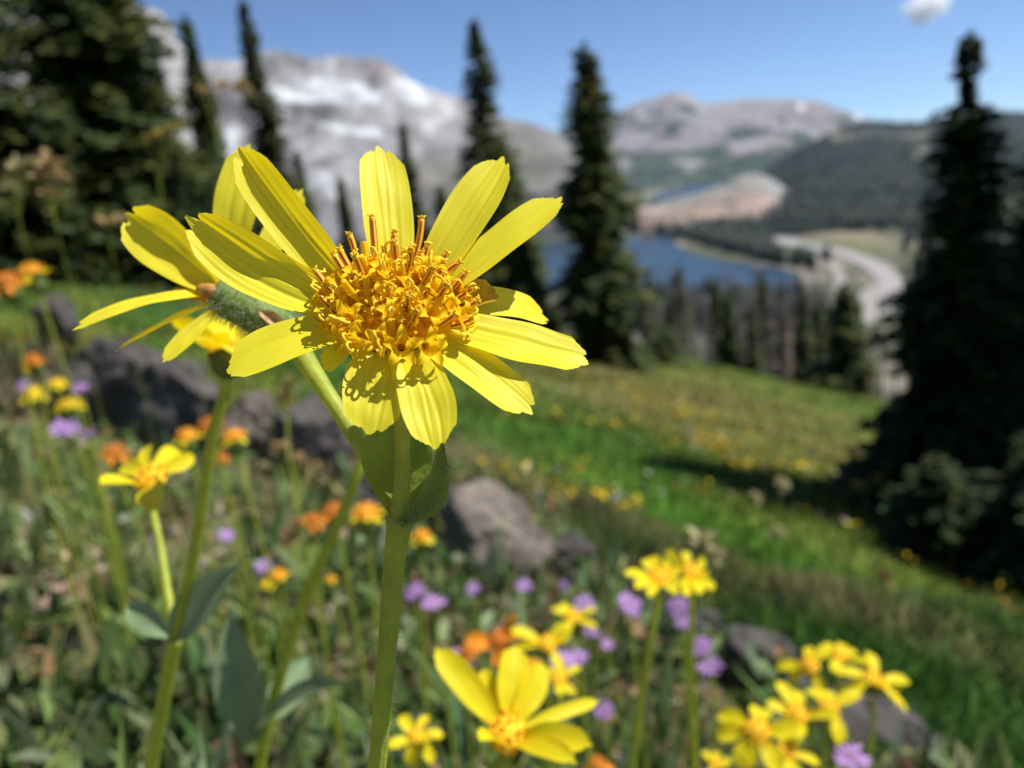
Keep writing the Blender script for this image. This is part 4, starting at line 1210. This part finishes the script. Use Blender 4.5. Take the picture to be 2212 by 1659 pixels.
# its disc, seen from behind: brown lump and loose florets
v, f, a = tube([P(486, 640, .1265), P(462, 632, .1255), P(440, 628, .1265), P(425, 622, .1275)], [.0007, .0013, .0013, .0005], 14, 14)
mesh_obj('disc', v - C2, f, mat('disc_brown', (.42, .20, .05), rough=.6, noise=(900, .3)), head2, attrs=a)
for k, (x, y, x2, y2) in enumerate(((430, 625, 362, 598), (440, 640, 375, 625), (425, 615, 372, 585), (445, 650, 395, 640), (440, 620, 385, 610))):
    v, f, a = tube([P(x, y, .128), P((x + x2) / 2, (y + y2) / 2 - 4, .129), P(x2, y2, .130)], [.0004, .0006, .0003], 8, 8)
    mesh_obj('floret', v - C2, f, M_petal_old, head2, attrs=a)
v, f, a = blade(P(616, 728, .123), P(560, 672, .122), nrm(TC + RT * .3), 26 * .123 / FPX, .08, .1, .5, .05, 0, 20, 9, seed=41)
mesh_obj('bract', v - C2, f, mat('bract_withered', (.52, .32, .15), rough=.7, trans=.2, noise=(900, .4)), head2, attrs=a)

# ------------------------------------------------------------------ other yellow arnicas
def bumpy_dome(C, A_, r, h, m, parent, off, seed, n=16):
    Fq = frame(A_); V = []
    nu, nv = 10, 24
    for i in range(nu):
        t = i / (nu - 1)
        for j in range(nv):
            a = 2 * math.pi * j / nv
            V.append((r * t * math.cos(a), r * t * math.sin(a), h * (1 - t ** 2.4)))
    V = np.array(V)
    mb = MB(); mb.add(C + V @ Fq.T, grid_faces(nu, nv, True))
    rr = np.random.RandomState(seed)
    for i in range(n):
        u = math.sqrt((i + .5) / n); a = i * GA; ou = Fq @ np.array([math.cos(a), math.sin(a), 0])
        p0 = C + ou * r * u * .95 + A_ * h * (1 - u ** 2.4) * .8
        d = nrm(A_ + ou * u * .9 + rr.normal(0, .15, 3))
        mb.add(*tube([p0, p0 + d * r * .22, p0 + d * r * rr.uniform(.35, .6)], [r * .09, r * .12, r * .06], 6))
    return mb.build('disc', m, parent, off)

def far_head(parent, pbase, C, A_, petals, r, name=None, m_p=None, m_d=None, seed=0, direct=False):
    """petals: list of (tip point, width) in the world; parts hang on an Empty when several heads share a plant"""
    hd = parent if direct else empty('flower_head', C - pbase, parent=parent)
    off = pbase if direct else C
    v, f, a = tube([C - A_ * r * 1.2, C - A_ * r * .9, C - A_ * r * .3, C], [r * .3, r * .75, r * .95, r * .8], 16, 8)
    mesh_obj('involucre', v - off, f, M_invol, hd, attrs=a)
    bumpy_dome(C, A_, r, r * .55, m_d or M_disc_far, hd, off, seed)
    for i, q in enumerate(petals):
        tip, w = q[0], q[1]
        nh = q[2] if len(q) > 2 else A_
        d = nrm((tip - C) - A_ * ((tip - C) @ A_)); b = C + d * r * .7
        v, f, a = blade(b, tip, nh, w, .08, 0, .2, .03, .04, 18, 11, w0=.45, w1=.5, seed=seed * 13 + i)
        mesh_obj('petal', v - off, f, m_p or M_petal_far, hd, attrs=a)
    return hd

def stem_to(parent, pbase, pts, r0, r1, name='stem'):
    v, f, a = tube(pts, np.linspace(r0, r1, len(pts)), 10, 30)
    return mesh_obj(name, v - pbase, f, M_stem, parent, attrs=a)

def root_at(px, py, d):
    """ground point below a place on the stem"""
    p = P(px, py, d); return np.array([p[0], p[1], float(ground_z(p[0], p[1])) - .005])

def leaf(parent, off, b, t, wid, nh, m=None, seed=0, bulge=.08, cup=.15, side=0, fold=.2):
    v, f, a = blade(b, t, nh, wid, bulge, side, cup, .01, 0, 22, 11, w0=.25, w1=.08, peak=.45, seed=seed, fold=fold)
    return mesh_obj('leaf', v - off, f, m or M_leaf_pale, parent, attrs=a)

# left plant: one head behind the second head of the main plant, one open flower lower left
base = root_at(310, 1760, .245)
pl = empty('arnica_plant', base, 'tall plant at lower left carrying a small ragged yellow flower with six petals', 'flower', 'yellow arnicas')
nd = P(380, 1375, .215)
stem_to(pl, base, [base, P(325, 1659, .232), P(352, 1520, .223), nd], .0022, .0019)
C = P(492, 770, .19)
A1 = nrm(UP * .8 - RT * .5 + TC * .1)
far_head(pl, base, C, nrm(UP * .75 + RT * .0 + VIEW * .5), [(P(372, 690, .18), .0065), (P(430, 735, .165), .007), (P(520, 772, .17), .007), (P(455, 690, .2), .008), (P(560, 690, .2), .007), (P(505, 660, .215), .007)], .0045, seed=3, m_d=M_disc_far)
stem_to(pl, base, [nd, P(405, 1270, .207), P(432, 1120, .20), P(462, 930, .192), P(486, 840, .19), P(491, 795, .19)], .0016, .0013, 'stalk')
C = P(325, 1035, .235); Dq = .235
far_head(pl, base, C, nrm(UP * .8 + TC * .6), [(P(216, 1046, .222), .0080, nrm(UP + TC * .35)), (P(268, 1004, .245), .0062, nrm(UP * .7 + TC)), (P(322, 962, .25), .0048, TC), (P(380, 968, .25), .0055, TC), (P(420, 984, .245), .0050, TC), (P(345, 1104, .205), .0078, nrm(UP * .6 + TC))], .0046, seed=4)
stem_to(pl, base, [nd, P(364, 1290, .222), P(346, 1180, .23), P(330, 1085, .235), C - UP * .004], .0013, .0011, 'stalk')
leaf(pl, base, nd, P(278, 1305, .23), .0075, nrm(TC + UP * .4), seed=51)
leaf(pl, base, nd, P(522, 1215, .205), .0105, nrm(TC + UP * .3 - RT * .3), seed=52, fold=.3)

# plant with big grey green leaves, its head hidden behind the main flower
base = root_at(570, 1800, .30)
pl = empty('arnica_plant', base, 'plant with large grey green leaves, its thin stem slanting up behind the main stem', 'flower', 'yellow arnicas')
stem_to(pl, base, [base, P(560, 1659, .285), P(600, 1480, .275), P(660, 1290, .265), P(735, 1120, .255), P(775, 1015, .25), P(800, 900, .25), P(850, 760, .25)], .0022, .0014)
C = P(855, 740, .25)
far_head(pl, base, C, nrm(UP + VIEW * .3), [(P(800, 680, .25), .008), (P(920, 690, .25), .008), (P(850, 660, .26), .008)], .006, seed=5)
leaf(pl, base, P(548, 1600, .28), P(500, 1320, .27), .0165, nrm(TC + UP * .2), seed=53, cup=.3, fold=0)
leaf(pl, base, P(560, 1590, .28), P(752, 1478, .25), .010, nrm(UP + TC * .3), seed=54, fold=.4)
leaf(pl, base, P(580, 1560, .285), P(668, 1420, .30), .013, nrm(TC + UP * .5), seed=55)
base = root_at(250, 1800, .31)
pl = empty('leafy_plant', base, 'clump of blunt pale green leaves at the bottom left', 'plant')
leaf(pl, base, base + UP * .03, P(262, 1535, .30), .018, nrm(TC + UP * .3), seed=56, cup=.3, fold=0, m=M_leaf)
leaf(pl, base, base + UP * .03, P(170, 1600, .28), .016, nrm(TC + UP * .3), seed=57, cup=.3, fold=0)
base = root_at(390, 1800, .26)
pl = empty('leafy_plant', base, 'upright bluish grey leaves at the bottom edge beside the left stem', 'plant')
leaf(pl, base, base + UP * .03, P(428, 1535, .25), .014, nrm(TC + UP * .3 + RT * .3), seed=58, cup=.3, fold=.2)
leaf(pl, base, base + UP * .03, P(470, 1600, .26), .012, nrm(TC + UP * .3 - RT * .3), seed=59, cup=.3, fold=.2)

# lower centre flower
base = root_at(1060, 1900, .26)
pl = empty('arnica_plant', base, 'bright yellow flower with upright petals at the bottom centre, right of the main stem', 'flower', 'yellow arnicas')
C = P(1095, 1585, .232); Dq = .232
far_head(pl, base, C, nrm(UP * .75 + TC * .6 + RT * .05),
         [(P(940, 1400, .238), .0085, nrm(TC + UP * .5 + RT * .2)), (P(1043, 1445, .245), .0066, TC), (P(1112, 1395, .245), .0098, TC), (P(1172, 1432, .245), .0090, TC), (P(1293, 1514, .243), .0042, nrm(TC + UP)), (P(1278, 1610, .212), .0088, nrm(UP + TC * .7)), (P(1245, 1648, .203), .0066, nrm(UP + TC * .7)), (P(1035, 1600, .208), .0060, nrm(UP + TC * .7))], .0058, seed=6, direct=True)
stem_to(pl, base, [base, P(1045, 1760, .25), P(1070, 1660, .238), C - UP * .006], .002, .0018)
# yellow pair on the right
base = root_at(1360, 1720, .40)
pl = empty('arnica_plant', base, 'slender yellow flower, front one of the overlapping pair on the right', 'flower', 'yellow arnicas')
C = P(1424, 1248, .37)
far_head(pl, base, C, nrm(UP * .85 + TC * .45), [(P(1348, 1240, .36), .006), (P(1372, 1272, .345), .006), (P(1402, 1290, .345), .005), (P(1462, 1285, .345), .006), (P(1476, 1262, .36), .005), (P(1400, 1205, .38), .009, TC), (P(1440, 1205, .385), .010, TC), (P(1468, 1225, .38), .006, TC)], .0055, seed=7, direct=True)
stem_to(pl, base, [base, P(1365, 1659, .39), P(1390, 1480, .38), P(1418, 1310, .37), C - UP * .005], .0020, .0016)
base = root_at(1500, 1700, .47)
pl = empty('arnica_plant', base, 'yellow flower behind, right one of the overlapping pair on the right', 'flower', 'yellow arnicas')
C = P(1492, 1238, .43)
far_head(pl, base, C, nrm(UP * .7 + TC * .6 + RT * .2), [(P(1443, 1185, .43), .0055, TC), (P(1478, 1190, .44), .005, TC), (P(1530, 1245, .42), .009), (P(1540, 1275, .41), .008), (P(1510, 1285, .40), .007), (P(1478, 1288, .40), .007), (P(1520, 1205, .44), .006, TC)], .0055, seed=8, direct=True)
stem_to(pl, base, [base, P(1495, 1480, .45), C - UP * .005], .0018, .0014)

def random_flower(px, py, d, rad, label, seed, n=8, tilt=(0, 0), old=False, group='yellow arnicas', drop=.25, wf=.38, name='arnica_plant', cat='flower', lf=True):
    rr = np.random.RandomState(seed)
    C = P(px, py, d); lx, ly = rr.uniform(-.02, .02, 2)
    base = np.array([C[0] + lx, C[1] + ly, float(ground_z(C[0] + lx, C[1] + ly)) - .005])
    pl = empty(name, base, label, cat, group)
    A_ = nrm(UP * .95 + TC * (.22 + tilt[1]) + RT * (tilt[0] + rr.uniform(-.3, .3))); Fq = frame(A_, rr.rand() * 6)
    pet = []
    for k in range(n):
        if rr.rand() < .14: continue
        a = 2 * math.pi * k / n + rr.uniform(-.35, .35); ou = Fq @ np.array([math.cos(a), math.sin(a), 0])
        L = rad * rr.uniform(.75, 1.15); up = rr.uniform(-drop - .35, .65)
        pet.append((C + nrm(ou + A_ * up) * L, rad * wf * rr.uniform(.8, 1.2)))
    far_head(pl, base, C, A_, pet, rad * .30, seed=seed, direct=True, m_p=(M_orange if old == 2 else M_petal_old if old else None), m_d=(mat('disc_rust', (.55, .19, .02), rough=.8, noise=(500, .4)) if old else None))
    H = C[2] - base[2]
    stem_to(pl, base, [base, base * .5 + C * .5 + np.array([rr.uniform(-.01, .01), 0, 0]), C - UP * rad * .3], .0018, .0012)
    if lf and H > .08:
        m = base * .6 + C * .4
        leaf(pl, base, m, m + np.array([-.035, 0, .025]), .008, nrm(UP + TC * .5), seed=seed + 1, m=M_leaf)
        leaf(pl, base, m, m + np.array([.035, 0, .025]), .008, nrm(UP + TC * .5), seed=seed + 2, m=M_leaf)
    return pl
random_flower(1236, 1334, .56, .019, 'small flat yellow flower just above the bottom centre flower group', 61, 8, drop=.1)
random_flower(1182, 1392, .46, .020, 'yellow flower with a raised petal behind the bottom centre flower', 62, 7)
random_flower(1078, 1385, .48, .021, 'orange withering flower between the main stem and the bottom centre flower', 63, 7, old=2, tilt=(-.3, 0))
random_flower(1205, 1468, .40, .014, 'pale yellow flower partly hidden by the upright petals of the bottom centre flower', 64, 6)
random_flower(898, 1592, .32, .0115, 'ragged yellow flower with an orange middle beside the foot of the main stem', 65, 9, wf=.5, drop=.7, old=0)
random_flower(1748, 1440, .50, .021, 'drooping yellow flower, left one of the upper right cluster', 66, 7, drop=.5, tilt=(-.3, 0))
random_flower(1815, 1418, .52, .019, 'yellow flower in the middle of the upper right cluster', 67, 7, drop=.2)
random_flower(1888, 1470, .50, .023, 'yellow flower hanging down at the right end of the upper right cluster', 68, 8, drop=.9, tilt=(.5, 0))
random_flower(1635, 1580, .40, .022, 'broad petalled yellow flower, lowest and leftmost in the lower right corner group', 69, 7, wf=.48, tilt=(-.1, .4))
random_flower(1722, 1545, .43, .020, 'yellow flower behind the broad petalled one in the lower right group', 70, 7, tilt=(0, .2))
random_flower(1790, 1528, .45, .019, 'pale lemon flower right of the others in the lower right group', 71, 7, wf=.45)
random_flower(1700, 1625, .42, .016, 'low yellow flower at the bottom edge below the lower right group', 72, 6, tilt=(.2, .3))
random_flower(1545, 1650, .50, .012, 'small yellow flower cut by the bottom edge left of the lower right group', 73, 6, lf=False)
random_flower(2180, 1312, 3.6, .05, 'faint orange flower in the dark shade of the right spruce', 74, 7, old=2, lf=False, name='meadow_flower')

# ------------------------------------------------------------------ orange groundsel heads
def groundsel(px, py, d, rad, label, seed, tone=0):
    rr = np.random.RandomState(seed)
    C = P(px, py, d)
    lx = rr.uniform(-.015, .015)
    base = np.array([C[0] + lx, C[1] + .01, float(ground_z(C[0] + lx, C[1] + .01)) - .005])
    pl = empty('groundsel_plant', base, label, 'flower', 'orange groundsels')
    A_ = nrm(UP + TC * rr.uniform(-.05, .15) + RT * rr.uniform(-.25, .25))
    v, f, a = tube([C - A_ * rad * 1.3, C - A_ * rad * .9, C - A_ * rad * .2, C], [rad * .25, rad * .62, rad * .62, rad * .5], 12, 8)
    mesh_obj('involucre', v - base, f, M_leaf, pl, attrs=a)
    bumpy_dome(C, A_, rad * .68, rad * .5, [mat('disc_amber', (.80, .36, .02), rough=.7, noise=(400, .3)), mat('disc_rust', (.55, .19, .02), rough=.8, noise=(500, .4)), mat('disc_gold', (.85, .60, .02), rough=.7)][tone], pl, base, seed, 26)
    Fq = frame(A_, rr.rand() * 6); mb = MB()
    for k in range(9):
        an = 2 * math.pi * k / 9 + rr.uniform(-.2, .2); ou = Fq @ np.array([math.cos(an), math.sin(an), 0])
        v, f, a = blade(C + ou * rad * .5, C + ou * rad * rr.uniform(1.0, 1.3) + A_ * rad * rr.uniform(-.6, .1), A_, rad * .4, .05, 0, .2, 0, 0, 8, 5, seed=seed + k)
        mb.add(v, f, a)
    mb.build('ray_petals', [M_petal_far, M_orange, M_petal_far][tone], pl, base)
    stem_to(pl, base, [base, base * .5 + C * .5 + RT * rr.uniform(-.01, .01), C - A_ * rad], .0014, .001)
    m = base * .5 + C * .5
    leaf(pl, base, m, m + np.array([.02 * (1 if seed % 2 else -1), 0, .025]), .007, nrm(UP + TC), seed=seed, m=M_leaf)
    return pl
for (x, y, d, r, t, lab) in (
    (405, 945, .62, .0105, 0, 'amber groundsel head left of the left plant stem, above the black boulder'),
    (452, 918, .64, .0100, 1, 'amber groundsel head topmost behind the left plant stem'),
    (505, 945, .62, .0110, 0, 'amber groundsel head right of the left plant stem'),
    (246, 980, .70, .0120, 1, 'flat orange groundsel head above the small ragged yellow flower'),
    (68, 592, .75, .0150, 0, 'orange groundsel head standing against the green meadow at the left edge'),
    (12, 612, .70, .0150, 1, 'rusty pink groundsel head cut by the left edge'),
    (70, 782, .80, .0120, 1, 'orange groundsel head below the two at the left edge'),
    (72, 852, .85, .0130, 2, 'yellow groundsel head above the lilac asters at the left'),
    (125, 832, .90, .0110, 2, 'small yellow groundsel head between two others at the left'),
    (150, 878, .80, .0140, 2, 'yellow groundsel head just above the lilac asters'),
    (722, 1108, .52, .0095, 1, 'rust orange groundsel head left of the main stem node'),
    (678, 1125, .56, .0080, 1, 'smaller rusty groundsel head left of the rust orange one'),
    (790, 1112, .50, .0110, 0, 'orange and yellow groundsel head touching the main stem'),
    (600, 1245, .66, .0090, 0, 'orange groundsel head beside a lilac aster in the middle left'),
    (575, 1262, .70, .0060, 2, 'tiny yellow groundsel head below the lilac aster'),
    (910, 1160, .60, .0085, 0, 'small amber groundsel head right of the main stem node'),
    (715, 1252, .80, .0060, 0, 'tiny orange groundsel head between the left leaves and the main stem'),
    (1290, 1655, .55, .0090, 1, 'orange groundsel head cut by the bottom edge'),
    (1010, 1410, .55, .0080, 1, 'rusty groundsel head left of the orange withering flower'),
    (1150, 1440, .60, .0080, 0, 'amber groundsel head tucked behind the bottom centre flower'),
    (478, 990, .70, .0070, 1, 'brown groundsel bud under the amber heads of the left plant stem'),
): groundsel(x, y, d, r, lab, int(x + y), t)

# ------------------------------------------------------------------ lilac asters
def aster(px, py, d, rad, label, seed, tilt=0.0):
    rr = np.random.RandomState(seed)
    C = P(px, py, d); lx = rr.uniform(-.02, .02)
    base = np.array([C[0] + lx, C[1] + .005, float(ground_z(C[0] + lx, C[1] + .005)) - .005])
    if base[2] > C[2] - .03: base[2] = C[2] - .03
    pl = empty('aster_plant', base, label, 'flower', 'lilac asters')
    A_ = nrm(UP * 1.0 + TC * rr.uniform(-.1, .7) + RT * rr.uniform(-.6, .6)); rad *= .88; Fq = frame(A_, rr.rand() * 6); mb = MB()
    for k in range(20):
        an = 2 * math.pi * k / 20 + rr.uniform(-.1, .1); ou = Fq @ np.array([math.cos(an), math.sin(an), 0])
        v, f, a = blade(C + ou * rad * .25, C + ou * rad * rr.uniform(.85, 1.1) + A_ * rad * rr.uniform(-.25, .3), A_, rad * .24, .06, 0, .15, 0, 0, 7, 4, seed=seed + k)
        mb.add(v, f, a)
    mb.build('ray_petals', M_purple, pl, base)
    bumpy_dome(C, A_, rad * .32, rad * .2, mat('disc_mauve', (.42, .24, .40), rough=.8, noise=(300, .4)), pl, base, seed, 14)
    stem_to(pl, base, [base, base * .4 + C * .6, C - A_ * rad * .1], .0012, .0009)
    v, f, a = tube([C - A_ * rad * .5, C - A_ * rad * .25, C], [rad * .1, rad * .3, rad * .3], 10, 6)
    mesh_obj('involucre', v - base, f, M_leaf, pl, attrs=a)
    return pl
for (x, y, d, r, lab) in (
    (140, 925, .75, .016, 'pale lilac aster below the yellow groundsels at the left'),
    (190, 940, .72, .012, 'deeper violet aster right beside the pale lilac one at the left'),
    (172, 838, .90, .012, 'lilac aster among the yellow groundsels at the left'),
    (52, 832, .95, .011, 'faint lilac aster near the left edge above the yellow groundsel'),
    (488, 1156, .68, .0085, 'single lilac aster right of the left plant stem'),
    (570, 1223, .70, .0095, 'lilac aster touching the orange groundsel in the middle left'),
    (895, 1276, .60, .0100, 'violet aster just right of the main stem'),
    (936, 1300, .56, .0112, 'larger violet aster, second from the main stem'),
    (1022, 1272, .80, .0085, 'dim lilac aster before the black face of the brown boulder'),
    (1132, 1265, .80, .0100, 'pink lilac aster low in front of the brown boulder'),
    (1218, 1264, 1.0, .0085, 'tiny lilac aster under the end of the brown boulder'),
    (1262, 1305, .75, .0125, 'lilac aster above the small flat yellow flower'),
    (1360, 1305, .62, .0125, 'violet aster left of the stem of the yellow pair'),
    (1465, 1312, .66, .0120, 'violet aster right below the yellow pair'),
    (1478, 1345, .64, .0090, 'lilac aster hanging under the violet one below the yellow pair'),
    (1515, 1398, .62, .0110, 'greyish lilac aster, upper of two in the shade right of centre'),
    (1535, 1440, .60, .0115, 'violet aster, lower of two in the shade right of centre'),
    (1278, 1368, .74, .0100, 'lilac aster right of the small flat yellow flower'),
    (1312, 1392, .76, .0080, 'tiny lilac aster between the yellow flowers and the pair stem'),
    (1000, 1420, .55, .0105, 'lilac aster above the long left petal of the bottom centre flower'),
    (1215, 1432, .48, .0100, 'bright lilac aster above the upright petals of the bottom centre flower'),
    (1250, 1420, .52, .0080, 'small pale aster beside the bright lilac one'),
    (1305, 1535, .60, .0085, 'grey lilac aster past the thin right petal of the bottom centre flower'),
    (1842, 1638, .42, .0110, 'bright purple aster at the bottom edge on the right'),
): aster(x, y, d, r, lab, int(x * 3 + y))

# ------------------------------------------------------------------ dry seed heads
def seedhead(heads, foot, label, r=.012, m=None, name='seed_stalk', flat=False):
    r = r * (.75 if flat else 1); th = .00022 if flat else .0007
    d0 = heads[0][2]
    f0 = P(foot[0], foot[1], d0)
    base = np.array([f0[0], f0[1], float(ground_z(f0[0], f0[1])) - .005])
    pl = empty(name, base, label, 'dry flower', 'dry seed stalks')
    fork = P(foot[0], foot[1], d0)
    stem_to(pl, base, [base, base * .5 + fork * .5, fork], th * 1.3, th)
    for k, (x, y, d, s) in enumerate(heads):
        C = P(x, y, d)
        stem_to(pl, base, [fork, (fork + C) / 2 + UP * .002, C], th, th * .8, 'stalk')
        mb = MB(); rr = np.random.RandomState(int(x + y))
        n = 22
        for q in range(n):
            dd = nrm(rr.normal(size=3) + np.array([0, 0, .5])) if not flat else nrm(rr.normal(size=3) * np.array([1.3, .6, .5]))
            v, f, a = blade(C, C + dd * r * s * rr.uniform(.6, 1.1), nrm(rr.normal(size=3)), r * s * .42, .05, 0, .3, 0, 0, 6, 4, w0=.3, w1=.6, seed=q)
            mb.add(v, f, a)
        mb.build('seed_head', m or M_tan, pl, base)
    return pl
M_straw = mat('dry_head_straw', (.52, .46, .24), rough=.8, trans=.35, noise=(150, .3))
M_brown = mat('dry_head_brown', (.36, .19, .09), rough=.8, trans=.25, noise=(150, .3))
seedhead([(1692, 1048, .95, 1.0), (1632, 1077, .95, .8), (1682, 1148, .95, .85)], (1655, 1230), 'branched pale straw seed stalk standing against the tree shadow', .0125, M_straw)
seedhead([(1515, 1170, .8, 1.5), (1545, 1200, .8, .9), (1500, 1185, .8, .8)], (1535, 1290), 'fluffy pale seed heads above the overlapping yellow pair', .013, M_straw)
seedhead([(1910, 1248, 1.1, 1.2)], (1915, 1330), 'single brown seed head at the edge of the tree shadow', .012, M_brown)
seedhead([(108, 350, .75, 1.4), (128, 382, .75, 1.1), (85, 378, .75, 1.1), (110, 415, .75, 1.0)], (118, 470), 'tan cross shaped withered stalk before the massive left spruce', .013, M_tan, flat=True)
seedhead([(35, 355, .8, 1.2), (70, 345, .8, .9), (20, 400, .8, 1.0)], (40, 470), 'yellowish withered stalk at the left edge before the spruces', .012, M_straw, flat=True)
seedhead([(436, 190, .70, .8), (480, 184, .70, 1.0), (520, 186, .70, 1.2), (540, 202, .70, .7)], (470, 300), 'curled orange brown withered stalk tip in front of the snowy mountain', .0095, M_tan, flat=True)
seedhead([(352, 288, .75, 1.2), (322, 300, .75, 1.0), (380, 275, .75, .8)], (345, 400), 'dull yellow seed stalk before the dark spruces', .011, mat('dry_head_olive', (.30, .24, .05), rough=.8, trans=.3), flat=True)
seedhead([(230, 478, .9, 1.3), (260, 470, .9, .9)], (240, 540), 'pinkish dry stalk where the meadow meets the spruces', .012, M_tan, flat=True)
seedhead([(605, 970, .9, .9), (640, 990, .95, .8), (672, 1010, .95, .9)], (640, 1100), 'three little pinkish seed heads before the black boulder', .014, M_tan)
seedhead([(625, 835, .6, .8), (618, 865, .6, .7)], (622, 960), 'thin brown seed stalk below the lower left petal', .010, M_brown)
seedhead([(1250, 1275, .7, .8), (1290, 1345, .7, .8)], (1262, 1400), 'green tinged seed stalk between the asters right of centre', .012, mat('dry_head_green', (.30, .34, .13), rough=.8, trans=.3))
seedhead([(645, 1130, .7, .8), (628, 1165, .7, .8)], (640, 1220), 'brown and green bud stalk left of the rust orange groundsels', .010, M_brown)

# ------------------------------------------------------------------ thin mountain air
def haze():
    x0, x1, y0, y1, z0, z1 = -20500, 20500, -20500, 20500, VZ - 60, 1350
    V = [(x, y, z) for z in (z0, z1) for y in (y0, y1) for x in (x0, x1)]
    Fc = [(0, 2, 3, 1), (4, 5, 7, 6), (0, 1, 5, 4), (2, 6, 7, 3), (0, 4, 6, 2), (1, 3, 7, 5)]
    m = bpy.data.materials.new('haze_air'); m.use_nodes = True; n = m.node_tree.nodes
    n.remove(n['Principled BSDF']); v = n.new('ShaderNodeVolumePrincipled')
    v.inputs['Color'].default_value = (.62, .76, 1, 1); v.inputs['Density'].default_value = 2.2e-5; v.inputs['Anisotropy'].default_value = 0
    m.node_tree.links.new(v.outputs[0], n['Material Output'].inputs['Volume'])
    tag(mesh_obj('haze', V, Fc, m, smooth=False), kind='stuff', label='thin bluish mountain air over the far valley')
haze()
